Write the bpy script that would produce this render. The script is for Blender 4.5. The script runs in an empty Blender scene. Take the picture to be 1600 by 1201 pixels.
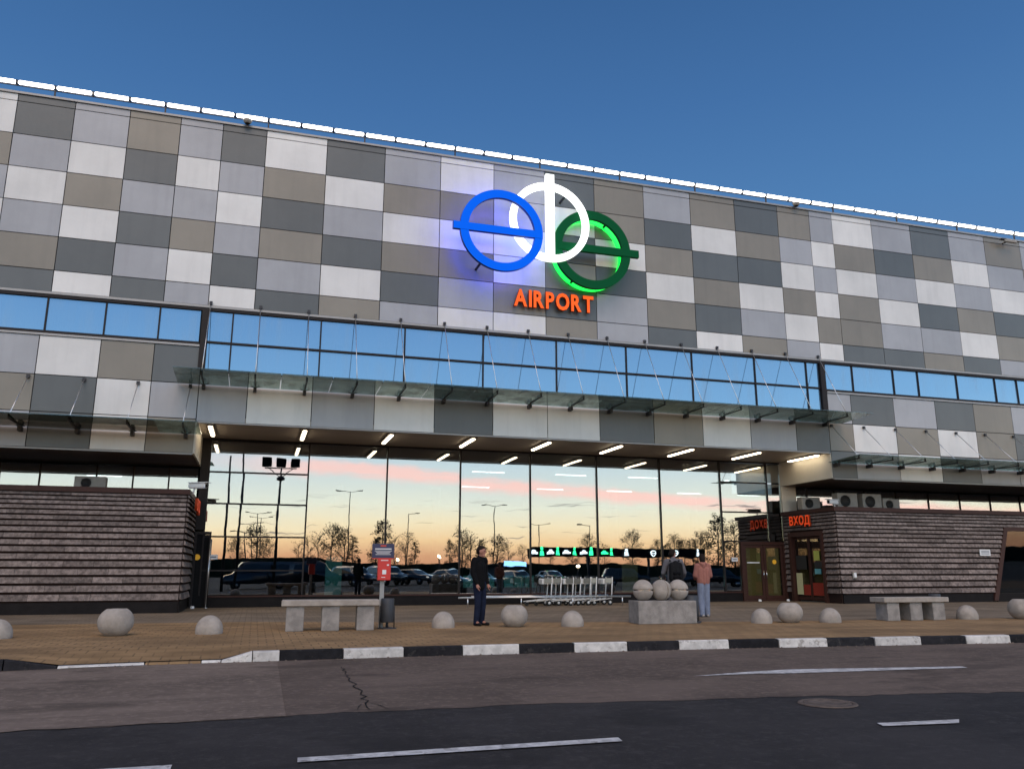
import bpy, bmesh, math, random
from mathutils import Vector, Matrix
random.seed(7)
S = bpy.context.scene
COL = S.collection
R = math.radians

# ------------------------------------------------------------------ camera, sky, exposure
cd = bpy.data.cameras.new('camera'); cam = bpy.data.objects.new('camera', cd); COL.objects.link(cam)
cd.sensor_width = 36.0; cd.lens = 1277.0 / 1600.0 * 36.0
cd.clip_start = 0.1; cd.clip_end = 6000
cam.location = (0, -28.6, 1.28)
cam.rotation_mode = 'XYZ'
cam.rotation_euler = (R(90 + 12.85), 0, R(-17.08))
S.camera = cam
S.render.engine = 'CYCLES'
S.cycles.max_bounces = 10; S.cycles.diffuse_bounces = 3; S.cycles.glossy_bounces = 5
S.cycles.transmission_bounces = 6; S.cycles.transparent_max_bounces = 16
S.cycles.sample_clamp_indirect = 6.0
S.cycles.caustics_reflective = False; S.cycles.caustics_refractive = False
S.cycles.use_denoising = True
S.view_settings.view_transform = 'Standard'; S.view_settings.look = 'None'
S.view_settings.gamma = 1.0; S.view_settings.use_curve_mapping = False
S.view_settings.exposure = 0.0


class NT:
    """small helper round a node tree"""
    def __init__(s, nt): s.t = nt
    def n(s, ty, **kw):
        x = s.t.nodes.new(ty)
        for k, v in kw.items(): setattr(x, k, v)
        return x
    def put(s, sock, v):
        if hasattr(v, 'is_linked') or hasattr(v, 'links'): s.t.links.new(v, sock)
        else: sock.default_value = v
    def m(s, op, a, b=0.0, c=0.0, clamp=False):
        x = s.n('ShaderNodeMath', operation=op, use_clamp=clamp)
        for i, v in enumerate((a, b, c)): s.put(x.inputs[i], v)
        return x.outputs[0]
    def smooth(s, v, lo, hi, a=0.0, b=1.0):
        x = s.n('ShaderNodeMapRange', interpolation_type='SMOOTHSTEP')
        for i, q in enumerate((v, lo, hi, a, b)): s.put(x.inputs[i], q)
        return x.outputs[0]
    def mix(s, f, a, b, mode='MIX'):
        x = s.n('ShaderNodeMix', data_type='RGBA', blend_type=mode)
        s.put(x.inputs[0], f); s.put(x.inputs[6], a); s.put(x.inputs[7], b)
        return x.outputs[2]
    def ramp(s, f, stops):
        x = s.n('ShaderNodeValToRGB'); e = x.color_ramp.elements
        while len(e) > 1: e.remove(e[-1])
        e[0].position, e[0].color = stops[0][0], (*stops[0][1], 1)
        for p, c in stops[1:]:
            q = e.new(p); q.color = (*c, 1)
        s.put(x.inputs[0], f)
        return x.outputs[0]
    def noise(s, vec, scale, detail=3.0, rough=0.5):
        x = s.n('ShaderNodeTexNoise'); x.inputs['Scale'].default_value = scale
        x.inputs['Detail'].default_value = detail; x.inputs['Roughness'].default_value = rough
        if vec is not None: s.put(x.inputs['Vector'], vec)
        return x.outputs[0]
    def scaled(s, vec, sc):
        x = s.n('ShaderNodeMapping'); s.put(x.inputs['Vector'], vec); x.inputs['Scale'].default_value = sc
        return x.outputs[0]


# dusk sky: blue overhead, the afterglow low in the west (behind the camera) with thin cloud
W = bpy.data.worlds.new('World'); S.world = W; W.use_nodes = True
k = NT(W.node_tree); bg = W.node_tree.nodes['Background']
tc = k.n('ShaderNodeTexCoord').outputs['Generated']
sep = k.n('ShaderNodeSeparateXYZ'); k.put(sep.inputs[0], tc)
dx, dy, dz = sep.outputs
el = k.m('MULTIPLY', k.m('ARCSINE', k.m('MINIMUM', k.m('MAXIMUM', dz, -1.0), 1.0)), 57.29578)
elp = k.m('MAXIMUM', el, 0.0)
u = k.m('SQRT', k.m('DIVIDE', elp, 90.0))
az = k.m('MULTIPLY', k.m('ARCTAN2', dx, k.m('MULTIPLY', dy, -1.0)), 57.29578)      # 0 = west, towards the afterglow
def st(*L): return [(math.sqrt(e / 90.0), tuple(v / 4.0 for v in c)) for e, c in L]
west = k.ramp(u, st((0, (1.5, .60, .36)), (.8, (2.2, 1.15, .62)), (1.9, (2.9, 1.95, 1.05)), (3.0, (3.0, 2.5, 1.65)), (4.3, (2.6, 2.6, 2.15)),
                    (7.5, (1.75, 2.15, 2.35)), (11, (1.05, 1.6, 2.1)), (17, (.62, 1.05, 1.65)), (26, (.34, .62, 1.1)), (45, (.14, .30, .60)), (90, (.055, .15, .34))))
east = k.ramp(u, st((0, (.18, .25, .38)), (6, (.17, .28, .46)), (15, (.115, .250, .49)), (24, (.080, .213, .458)), (31, (.057, .164, .388)), (39, (.041, .124, .308)), (90, (.042, .128, .32))))
hl = k.m('SQRT', k.m('ADD', k.m('MULTIPLY', dx, dx), k.m('MULTIPLY', dy, dy)))
dw = k.m('DIVIDE', k.m('ADD', k.m('MULTIPLY', dx, .10), k.m('MULTIPLY', dy, -.995)), k.m('MAXIMUM', hl, .001))
wf = k.smooth(dw, -.55, .75)
sky = k.mix(wf, east, west)
# clouds of the afterglow: one pink bank, thin dark streaks below it
cv = k.n('ShaderNodeCombineXYZ'); k.put(cv.inputs[0], az); k.put(cv.inputs[1], el)
nz1 = k.noise(k.scaled(cv.outputs[0], (.07, .28, 1)), 1.0, 4.0, .55)
nz2 = k.noise(k.scaled(cv.outputs[0], (.13, 1.5, 1)), 1.0, 4.0, .55)
cen = k.m('SUBTRACT', 7.0, k.m('MULTIPLY', az, .078))
off = k.m('ADD', k.m('SUBTRACT', el, cen), k.m('MULTIPLY', k.m('SUBTRACT', nz1, .5), 1.5))
band = k.m('MULTIPLY', k.smooth(off, -.75, -.1), k.smooth(off, .75, .15))
band = k.m('MULTIPLY', band, k.smooth(nz2, .30, .52, .45, .95))
band = k.m('MULTIPLY', k.m('MULTIPLY', band, wf), k.smooth(az, -3.0, 5.0, .25, 1.0))
sky = k.mix(k.m('MULTIPLY', band, .85), sky, (.86, .50, .44, 1))
st1 = k.noise(k.scaled(cv.outputs[0], (.16, 2.9, 1)), 1.0, 3.0, .6)
stk = k.m('MULTIPLY', k.smooth(st1, .60, .68), k.m('MULTIPLY', k.smooth(el, 1.6, 2.6), k.smooth(el, 5.2, 4.2)))
sky = k.mix(k.m('MULTIPLY', k.m('MULTIPLY', stk, wf), .75), sky, (.13, .12, .13, 1))
k.put(bg.inputs[0], sky); bg.inputs[1].default_value = 4.0

# soft warm fill sun, added high behind the camera to brighten facade and ground
sd_ = bpy.data.lights.new('fill_sun', 'SUN'); sun = bpy.data.objects.new('fill_sun', sd_); COL.objects.link(sun)
sd_.energy = 1.75; sd_.angle = R(42); sd_.color = (1.0, .76, .54)
sun.rotation_euler = (R(42), 0, R(-12))

# ------------------------------------------------------------------ materials
def mat(name, col=(.5, .5, .5), rough=.6, metal=0.0, var=0.0, nscale=3.0, bump=0.0, bscale=40.0, emit=None, es=1.0, spec=.5, coat=0.0, objvar=0.0, streak=0.0, wear=None):
    m = bpy.data.materials.new(name); m.use_nodes = True
    k = NT(m.node_tree); b = m.node_tree.nodes['Principled BSDF']
    b.inputs['Roughness'].default_value = rough; b.inputs['Metallic'].default_value = metal
    b.inputs['Specular IOR Level'].default_value = spec; b.inputs['Coat Weight'].default_value = coat
    c = (*col, 1)
    tco = k.n('ShaderNodeTexCoord').outputs['Object']
    geo = k.n('ShaderNodeNewGeometry').outputs['Position']
    if var > 0:
        f = k.noise(geo, nscale, 5.0, .6)
        lo = tuple(v * (1 - var) for v in col) + (1,); hi = tuple(min(1, v * (1 + var)) for v in col) + (1,)
        c = k.mix(k.smooth(f, .3, .7), lo, hi)
    if streak > 0:
        f = k.noise(k.scaled(geo, (3.0, 3.0, .25)), 1.0, 4.0, .6)
        c = k.mix(k.m('MULTIPLY', k.smooth(f, .45, .75), streak), c, tuple(v * .55 for v in col) + (1,))
    if wear:
        f = k.noise(geo, 7.0, 6.0, .7)
        c = k.mix(k.m('MULTIPLY', k.smooth(f, .56, .64), .8), c, (*wear, 1))
    if objvar > 0:
        oi = k.n('ShaderNodeObjectInfo').outputs['Random']
        g = k.smooth(oi, 0.0, 1.0, 1 - objvar, 1 + objvar)
        hs = k.n('ShaderNodeHueSaturation'); k.put(hs.inputs['Value'], g); k.put(hs.inputs['Color'], c); c = hs.outputs[0]
    k.put(b.inputs['Base Color'], c)
    if bump > 0:
        bn = k.n('ShaderNodeBump'); bn.inputs['Strength'].default_value = 1.0; bn.inputs['Distance'].default_value = bump
        k.put(bn.inputs['Height'], k.noise(tco, bscale, 6.0, .65)); k.put(b.inputs['Normal'], bn.outputs[0])
    if emit:
        b.inputs['Emission Color'].default_value = (*emit, 1); b.inputs['Emission Strength'].default_value = es
    return m

def glass(name, refl, tint, trans, wav=.0006, rough=0.0, dirt=0.0, dirtcol=(.5, .55, .6), gcol=(1, 1, 1), back=None):
    """coated glass: a share of mirror, the rest lets light through (or falls on a dark backing)"""
    m = bpy.data.materials.new(name); m.use_nodes = True
    k = NT(m.node_tree); m.node_tree.nodes.remove(m.node_tree.nodes['Principled BSDF'])
    out = m.node_tree.nodes['Material Output']
    geo = k.n('ShaderNodeNewGeometry').outputs['Position']
    bn = k.n('ShaderNodeBump'); bn.inputs['Strength'].default_value = 1.0; bn.inputs['Distance'].default_value = wav
    k.put(bn.inputs['Height'], k.noise(geo, .9, 2.0, .4))
    g = k.n('ShaderNodeBsdfGlossy'); g.inputs['Roughness'].default_value = rough; g.inputs['Color'].default_value = (*gcol, 1)
    k.put(g.inputs['Normal'], bn.outputs[0])
    if back:
        t = k.n('ShaderNodeBsdfDiffuse'); t.inputs['Color'].default_value = (*back, 1)
    else:
        t = k.n('ShaderNodeBsdfTransparent'); t.inputs['Color'].default_value = (tint[0] * trans, tint[1] * trans, tint[2] * trans, 1)
    fr = k.n('ShaderNodeFresnel'); fr.inputs[0].default_value = 1.5
    f = k.m('ADD', k.m('MULTIPLY', fr.outputs[0], .7), refl, clamp=True)
    mx = k.n('ShaderNodeMixShader'); k.put(mx.inputs[0], f); k.put(mx.inputs[1], t.outputs[0]); k.put(mx.inputs[2], g.outputs[0])
    sh = mx.outputs[0]
    if dirt > 0:
        d = k.n('ShaderNodeBsdfDiffuse'); d.inputs['Color'].default_value = (*dirtcol, 1)
        f1 = k.noise(k.scaled(geo, (2.2, 2.2, .22)), 1.0, 5.0, .6); f2 = k.noise(geo, .5, 3.0, .5)
        fm = k.m('MULTIPLY', k.m('MULTIPLY', k.smooth(f1, .40, .72), k.smooth(f2, .35, .65)), dirt)
        m2 = k.n('ShaderNodeMixShader'); k.put(m2.inputs[0], fm); k.put(m2.inputs[1], sh); k.put(m2.inputs[2], d.outputs[0]); sh = m2.outputs[0]
    k.put(out.inputs[0], sh)
    return m

M = {}
M['W'] = mat('panel_white', (0.67, 0.658, 0.635), .34, .0, .07, .5, bump=.012, bscale=.7, objvar=.05, streak=.16, spec=.45)
M['L'] = mat('panel_lilac_grey', (0.345, 0.348, 0.366), .34, .0, .07, .5, bump=.012, bscale=.7, objvar=.05, streak=.16, spec=.45)
M['T'] = mat('panel_taupe', (0.222, 0.198, 0.16), .34, .0, .07, .5, bump=.012, bscale=.7, objvar=.08, streak=.16, spec=.45)
M['D'] = mat('panel_dark_grey', (0.102, 0.108, 0.107), .34, .0, .07, .5, bump=.012, bscale=.7, objvar=.08, streak=.16, spec=.45)
M['joint'] = mat('wall_backing', (.03, .03, .032), .8)
M['trim'] = mat('grey_trim', (.30, .29, .28), .45, .3, .05, 2)
M['frame'] = mat('dark_frame', (.018, .014, .014), .5, .0, spec=.2)
M['brown'] = mat('brown_frame', (.050, .021, .016), .5, .0, .1, 4, spec=.2)
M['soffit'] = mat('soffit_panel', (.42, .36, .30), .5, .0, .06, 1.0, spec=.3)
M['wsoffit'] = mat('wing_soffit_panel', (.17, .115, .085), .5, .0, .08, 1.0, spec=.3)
M['cream'] = mat('cream_panel', (.66, .61, .52), .5, .0, .04, 1.2)
M['bglass'] = glass('upper_glass', .25, (1, 1, 1), 1, wav=.0009, rough=.03, dirt=.45, dirtcol=(.27, .43, .62), gcol=(.55, .79, 1.0), back=(.055, .115, .20))
M['glass'] = glass('hall_glass', .235, (.80, .92, .95), .62, wav=.0014)
M['cglass'] = glass('canopy_glass', .03, (.72, .84, .79), .82, wav=.0004, dirt=.36, dirtcol=(.24, .29, .27))
M['dglass'] = glass('door_glass', .07, (.85, .82, .70), .72, wav=.0004)
M['steel'] = mat('steel', (.55, .55, .56), .28, .9)
M['dsteel'] = mat('dark_steel', (.045, .045, .05), .5, .4, spec=.3)
M['tube'] = mat('roof_tube_light', (.8, .8, .8), emit=(1.0, .93, .82), es=9.0)
M['lamp'] = mat('soffit_lamp', (.8, .8, .8), emit=(1.0, .84, .60), es=9.0)
M['hlamp'] = mat('hall_lamp', (.8, .8, .8), emit=(1.0, .96, .90), es=9.0)
M['stone'] = mat('split_stone', (.172, .138, .126), .9, .0, .38, 9.0, bump=.02, bscale=9.0, objvar=.24, spec=.2)
M['lap_shadow'] = mat('lap_shadow_board', (.030, .017, .014), .9, spec=.1)  # backing coloured dark, painting the shadow line under each stone course
M['plinth'] = mat('black_plinth', (.010, .008, .008), .6, .0, .2, 3, spec=.12)
M['orange'] = mat('orange_sign_face', (.12, .02, .005), .5, emit=(1.0, .12, .016), es=1.1, spec=.1)
M['orange_side'] = mat('orange_sign_side', (.30, .04, .012), .5, spec=.1)
M['vhod'] = mat('entrance_sign_face', (.12, .015, .005), .5, emit=(1.0, .085, .02), es=.55, spec=.1)
M['blue'] = mat('blue_sign_face', (.0, .015, .08), .6, emit=(0.0, .115, .86), es=1.0, spec=.05)
M['blue_side'] = mat('blue_sign_side', (.004, .03, .22), .5, spec=.2)
M['blue_glow'] = mat('blue_back_light', (.1, .2, .9), .5, emit=(.02, .07, 1.0), es=16.0)
M['white_face'] = mat('white_sign_face', (.9, .9, .9), .4, emit=(.98, 1.0, .95), es=1.5)
M['white_glow'] = mat('white_back_light', (.9, .9, .9), .5, emit=(.75, .95, 1.0), es=1.6)
M['green'] = mat('green_sign_face', (.0, .088, .027), .55, spec=.08)
M['green_glow'] = mat('green_back_light', (.05, .8, .1), .5, emit=(.0, 1.0, .07), es=1.6)
M['concrete'] = mat('pale_concrete', (.35, .305, .265), .88, .0, .17, 4.0, bump=.010, bscale=45, streak=.16, spec=.2)
M['concrete2'] = mat('grey_concrete', (.27, .245, .225), .9, .0, .22, 4.0, bump=.010, bscale=40, streak=.25, spec=.2)
M['kerb_white'] = mat('kerb_white_paint', (.56, .525, .49), .75, .0, .2, 6.0, bump=.008, bscale=40, streak=.2, spec=.2, wear=(.30, .27, .24), objvar=.10)
M['kerb_black'] = mat('kerb_black_paint', (.017, .016, .018), .8, .0, .3, 6.0, bump=.006, bscale=50, spec=.15, wear=(.05, .045, .042), objvar=.2)
M['bin'] = mat('bin_grey', (.05, .052, .058), .55, .2, .1, 5, spec=.3)
M['red'] = mat('red_paint', (.55, .03, .022), .4)
M['navy'] = mat('navy_board', (.028, .030, .075), .5)
M['print'] = mat('white_print', (.7, .7, .7), .6)
M['yellow'] = mat('yellow_sticker', (.80, .42, .03), .6, emit=(.8, .38, .02), es=.12)
M['acwhite'] = mat('ac_casing', (.30, .275, .24), .6, .0, .08, 5, spec=.2)
M['fan'] = mat('fan_black', (.035, .033, .030), .6, spec=.2)
M['black'] = mat('black_matte', (.008, .008, .009), .7, spec=.12)
M['paint'] = mat('road_paint', (.50, .48, .47), .8, .0, .28, 9.0, spec=.2, wear=(.20, .18, .17))
M['iron'] = mat('manhole_iron', (.120, .092, .076), .8, .0, .25, 8, bump=.01, bscale=30, spec=.2)
M['hallfloor'] = mat('hall_floor', (.20, .19, .18), .25)
M['hallwall'] = mat('hall_wall', (.16, .17, .17), .6)
M['tree_bark'] = mat('bark', (.045, .035, .028), .9, .0, .2, 3)
M['leaf'] = mat('leaves', (.040, .042, .020), .8, .0, .3, 2, objvar=.2, spec=.15)
M['needle'] = mat('needles', (.022, .033, .018), .8, .0, .3, 2, objvar=.2, spec=.15)
M['car_dark'] = mat('car_dark_paint', (.012, .018, .035), .25, .3, coat=1.0)
M['car_grey'] = mat('car_grey_paint', (.10, .11, .12), .25, .5, coat=1.0)
M['car_white'] = mat('car_white_paint', (.5, .5, .5), .3, .0, coat=1.0)
M['car_glass'] = mat('car_glass', (.01, .012, .015), .05, spec=.9)
M['tyre'] = mat('tyre', (.015, .015, .015), .8)
M['headlight'] = mat('headlight_lens', (.8, .8, .8), .1, emit=(1, .95, .85), es=1.2)
M['farlamp'] = mat('far_lamp_globe', (.9, .8, .7), emit=(1.0, .80, .55), es=22.0)
M['skin'] = mat('skin', (.36, .17, .125), .6, spec=.25)
M['hair'] = mat('dark_hair', (.014, .009, .007), .7, spec=.15)
M['jacket'] = mat('black_jacket', (.006, .006, .007), .85, bump=.022, bscale=11, spec=.1)
M['jeans'] = mat('navy_jeans', (.012, .016, .034), .9, .0, .15, 6, bump=.022, bscale=11, spec=.1)
M['hoodie'] = mat('grey_hoodie', (.125, .12, .13), .9, .0, .08, 6, bump=.022, bscale=11, spec=.1)
M['gtrouser'] = mat('grey_trousers', (.10, .092, .092), .9, bump=.022, bscale=11, spec=.1)
M['pink'] = mat('pink_hoodie', (.315, .135, .108), .9, .0, .06, 6, bump=.022, bscale=11, spec=.1)
M['ljeans'] = mat('light_jeans', (.20, .23, .31), .9, .0, .10, 8, bump=.022, bscale=11, spec=.1)
M['shoe'] = mat('black_shoe', (.008, .007, .007), .6, spec=.2)
M['pale_shoe'] = mat('pale_shoe', (.35, .31, .28), .6)
M['screen'] = mat('dark_screen', (.010, .012, .016), .3)
M['icon_green'] = mat('green_icon', (.05, .8, .2), emit=(.03, 1.0, .30), es=7.0)
M['icon_white'] = mat('white_icon', (.8, .8, .8), emit=(.8, .95, 1.0), es=5.0)
M['icon_blue'] = mat('blue_banner', (.3, .5, .8), emit=(.25, .55, 1.0), es=6.0)
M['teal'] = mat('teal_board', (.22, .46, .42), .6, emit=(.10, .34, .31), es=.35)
M['olive'] = mat('olive_board', (.30, .285, .165), .6, emit=(.42, .40, .22), es=.17)  # emission makes these boards glow faintly, though they are no lamps
M['cyan'] = mat('cyan_poster', (.12, .35, .40), .6)
M['lime'] = mat('lime_poster', (.42, .46, .10), .6)
M['redprint'] = mat('red_print', (.50, .055, .035), .6)
M['redposter'] = mat('red_poster', (.26, .035, .022), .6, spec=.2)
M['poster_black'] = mat('black_poster', (.02, .02, .02), .6)
M['plate'] = mat('trolley_plate', (.24, .235, .20), .6, objvar=.45, spec=.2)
M['lit_screen'] = mat('lit_screen', (.05, .06, .07), .3, emit=(.55, .62, .68), es=.9)
M['trolley'] = mat('trolley_metal', (.66, .655, .64), .5, .0)
M['sglass'] = glass('side_glass', .0, (.6, .65, .7), .55, wav=.0012)
M['chrome'] = mat('chrome', (.7, .7, .7), .15, 1.0)

def paving(name, c1, c2, mortar):
    m = bpy.data.materials.new(name); m.use_nodes = True
    k = NT(m.node_tree); b = m.node_tree.nodes['Principled BSDF']
    geo = k.n('ShaderNodeNewGeometry').outputs['Position']
    br = k.n('ShaderNodeTexBrick'); k.put(br.inputs['Vector'], geo)
    br.inputs['Scale'].default_value = 1.0; br.inputs['Brick Width'].default_value = .30; br.inputs['Row Height'].default_value = .30
    br.inputs['Mortar Size'].default_value = .012; br.offset = .5
    br.inputs['Color1'].default_value = (*c1, 1); br.inputs['Color2'].default_value = (*c2, 1); br.inputs['Mortar'].default_value = (*mortar, 1)
    f = k.noise(geo, .5, 6.0, .65); f2 = k.noise(k.scaled(geo, (.25, 1.2, 1)), 1.0, 4.0, .6)
    c = k.mix(k.smooth(f, .35, .7), br.outputs[0], tuple(v * .62 for v in c2) + (1,))
    c = k.mix(k.m('MULTIPLY', k.smooth(f2, .45, .7), .35), c, tuple(v * 1.25 for v in c1) + (1,))
    k.put(b.inputs['Base Color'], c); b.inputs['Roughness'].default_value = .85; b.inputs['Specular IOR Level'].default_value = .2
    bn = k.n('ShaderNodeBump'); bn.inputs['Distance'].default_value = .006; bn.inputs['Strength'].default_value = .8
    k.put(bn.inputs['Height'], br.outputs['Fac']); bn.invert = True; k.put(b.inputs['Normal'], bn.outputs[0])
    return m
M['pave_brown'] = paving('brown_pavers', (.34, .212, .104), (.28, .172, .086), (.125, .082, .046))
M['pave_grey'] = paving('grey_pavers', (.235, .178, .125), (.20, .152, .108), (.10, .08, .06))

def asphalt(name, c, stripe=0.0, patch=.25):
    m = bpy.data.materials.new(name); m.use_nodes = True
    k = NT(m.node_tree); b = m.node_tree.nodes['Principled BSDF']
    geo = k.n('ShaderNodeNewGeometry').outputs['Position']
    f = k.noise(geo, .45, 6.0, .6); g = k.noise(geo, 90.0, 3.0, .6); h = k.noise(k.scaled(geo, (.12, 2.4, 1)), 1.0, 4.0, .55)
    cc = k.mix(k.smooth(f, .3, .7), tuple(v * (1 - patch) for v in c) + (1,), tuple(v * (1 + patch) for v in c) + (1,))
    cc = k.mix(k.m('MULTIPLY', k.smooth(h, .42, .68), .25 + stripe), cc, tuple(v * .55 for v in c) + (1,))
    cc = k.mix(k.m('MULTIPLY', k.smooth(g, .55, .75), .5), cc, tuple(v * 1.7 for v in c) + (1,))
    g2 = k.noise(geo, 9.0, 6.0, .8); g3 = k.noise(k.scaled(geo, (.5, .9, 1)), 1.0, 5.0, .7)
    cc = k.mix(k.m('MULTIPLY', k.smooth(g2, .48, .66), .8), cc, tuple(v * 1.6 for v in c) + (1,))
    cc = k.mix(k.m('MULTIPLY', k.smooth(g3, .54, .66), .6), cc, tuple(v * .5 for v in c) + (1,))
    k.put(b.inputs['Base Color'], cc); b.inputs['Roughness'].default_value = .88; b.inputs['Specular IOR Level'].default_value = .2
    bn = k.n('ShaderNodeBump'); bn.inputs['Distance'].default_value = .006; bn.inputs['Strength'].default_value = .7
    k.put(bn.inputs['Height'], g); k.put(b.inputs['Normal'], bn.outputs[0])
    return m
M['asphalt'] = asphalt('dark_asphalt', (.034, .0298, .0295), .1)
M['asphalt_worn'] = asphalt('worn_asphalt', (.118, .087, .070), .1)
M['asphalt_patch'] = asphalt('patched_asphalt', (.158, .119, .096), .4)
M['land'] = asphalt('far_land', (.05, .055, .035))

# ------------------------------------------------------------------ mesh helpers
def link(o): COL.objects.link(o); return o
def props(o, label=None, cat=None, group=None, kind=None):
    if label: o['label'] = label
    if cat: o['category'] = cat
    if group: o['group'] = group
    if kind: o['kind'] = kind
    return o
def thing(name, label, cat, loc=(0, 0, 0), rz=0.0, group=None):
    o = link(bpy.data.objects.new(name, None)); o.empty_display_size = .2
    o.location = loc; o.rotation_euler = (0, 0, rz)
    return props(o, label, cat, group)
def obj(name, me, m=None, parent=None, loc=(0, 0, 0), rot=(0, 0, 0)):
    if isinstance(me, bmesh.types.BMesh):
        bm = me; me = bpy.data.meshes.new(name); bm.normal_update(); bm.to_mesh(me); bm.free()
    if m is not None and len(me.materials) == 0: me.materials.append(M[m] if isinstance(m, str) else m)
    o = link(bpy.data.objects.new(name, me)); o.location = loc; o.rotation_euler = rot
    if parent: o.parent = parent
    return o
def BM(): return bmesh.new()
def abox(bm, x0, x1, y0, y1, z0, z1, mi=0):
    v = [bm.verts.new((x, y, z)) for x in (x0, x1) for y in (y0, y1) for z in (z0, z1)]
    for f in ((0, 1, 3, 2), (4, 6, 7, 5), (0, 4, 5, 1), (2, 3, 7, 6), (0, 2, 6, 4), (1, 5, 7, 3)):
        bm.faces.new([v[i] for i in f]).material_index = mi
    return bm
def box(x0, x1, y0, y1, z0, z1): return abox(BM(), x0, x1, y0, y1, z0, z1)
_boxes = {}
def boxmesh(w, d, h, m, bev=0.0):
    key = (round(w, 3), round(d, 3), round(h, 3), m, bev)
    if key not in _boxes:
        bm = box(-w / 2, w / 2, -d / 2, d / 2, -h / 2, h / 2)
        if bev: bmesh.ops.bevel(bm, geom=bm.edges[:], offset=bev, segments=1, affect='EDGES')
        me = bpy.data.meshes.new('piece'); bm.to_mesh(me); bm.free(); me.materials.append(M[m]); _boxes[key] = me
    return _boxes[key]
def piece(name, m, parent, x0, x1, y0, y1, z0, z1, bev=0.0, rot=(0, 0, 0)):
    return obj(name, boxmesh(x1 - x0, y1 - y0, z1 - z0, m, bev), None, parent, ((x0 + x1) / 2, (y0 + y1) / 2, (z0 + z1) / 2), rot)
def atube(bm, p0, p1, r0, r1=None, n=8, caps=True, mi=0):
    p0, p1 = Vector(p0), Vector(p1); r1 = r0 if r1 is None else r1
    d = (p1 - p0).normalized(); a = Vector((0, 0, 1)) if abs(d.z) < .9 else Vector((1, 0, 0))
    s = d.cross(a).normalized(); t = d.cross(s)
    A, B = [], []
    for i in range(n):
        c, q = math.cos(2 * math.pi * i / n), math.sin(2 * math.pi * i / n)
        A.append(bm.verts.new(p0 + (s * c + t * q) * r0)); B.append(bm.verts.new(p1 + (s * c + t * q) * r1))
    for i in range(n):
        f = bm.faces.new((A[i], A[(i + 1) % n], B[(i + 1) % n], B[i])); f.smooth = True; f.material_index = mi
    if caps:
        bm.faces.new(A[::-1]).material_index = mi; bm.faces.new(B).material_index = mi
    return bm
def tube(p0, p1, r0, r1=None, n=8): return atube(BM(), p0, p1, r0, r1, n)
def lathe(prof, n=32, smooth=True, bm=None):
    bm = bm or BM(); rings = []
    for r, z in prof:
        rings.append([bm.verts.new((r * math.cos(2 * math.pi * i / n), r * math.sin(2 * math.pi * i / n), z)) for i in range(n)] if r > 1e-5 else [bm.verts.new((0, 0, z))])
    for a, b in zip(rings, rings[1:]):
        for i in range(n):
            j = (i + 1) % n
            if len(a) == 1 and len(b) == 1: continue
            f = bm.faces.new((a[0], b[j], b[i]) if len(a) == 1 else (a[i], a[j], b[0]) if len(b) == 1 else (a[i], a[j], b[j], b[i]))
            f.smooth = smooth
    bmesh.ops.recalc_face_normals(bm, faces=bm.faces[:])
    return bm
def prism(pts, y0, y1, bm=None):
    """outline in x,z pushed from y0 to y1"""
    bm = bm or BM()
    A = [bm.verts.new((x, y0, z)) for x, z in pts]; B = [bm.verts.new((x, y1, z)) for x, z in pts]
    bm.faces.new(A); bm.faces.new(B[::-1])
    for i in range(len(pts)):
        j = (i + 1) % len(pts); bm.faces.new((A[j], A[i], B[i], B[j]))
    bmesh.ops.recalc_face_normals(bm, faces=bm.faces[:])
    return bm
def sheet(pts, z):
    bm = BM(); f = bm.faces.new([bm.verts.new((x, y, z)) for x, y in pts]); bm.normal_update()
    if f.normal.z < 0: f.normal_flip()
    return bm
def slab(pts, z0, z1):
    bm = BM(); A = [bm.verts.new((x, y, z0)) for x, y in pts]; B = [bm.verts.new((x, y, z1)) for x, y in pts]
    bm.faces.new(A[::-1]); bm.faces.new(B)
    for i in range(len(pts)):
        j = (i + 1) % len(pts); bm.faces.new((A[i], A[j], B[j], B[i]))
    bmesh.ops.recalc_face_normals(bm, faces=bm.faces[:])
    return bm
def copytree(o, parent=None):
    c = o.copy(); COL.objects.link(c); c.parent = parent
    for ch in list(o.children): copytree(ch, c)
    return c
def letter_mesh(ch, size, depth, bold, side=None, face=None):
    cu = bpy.data.curves.new('letter', 'FONT'); cu.body = ch; cu.size = size; cu.extrude = depth / 2; cu.offset = bold
    cu.resolution_u = 3
    ob = bpy.data.objects.new('letter', cu); COL.objects.link(ob)
    dg = bpy.context.evaluated_depsgraph_get(); me = bpy.data.meshes.new_from_object(ob.evaluated_get(dg))
    bpy.data.objects.remove(ob); bpy.data.curves.remove(cu)
    me.materials.clear(); me.materials.append(M[side]); me.materials.append(M[face])
    for p in me.polygons: p.material_index = 1 if p.normal.z > .7 else 0
    xs = [v.co.x for v in me.vertices]
    x0, x1 = min(xs), max(xs)
    for v in me.vertices: v.co.x -= x0
    return me, x1 - x0

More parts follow.
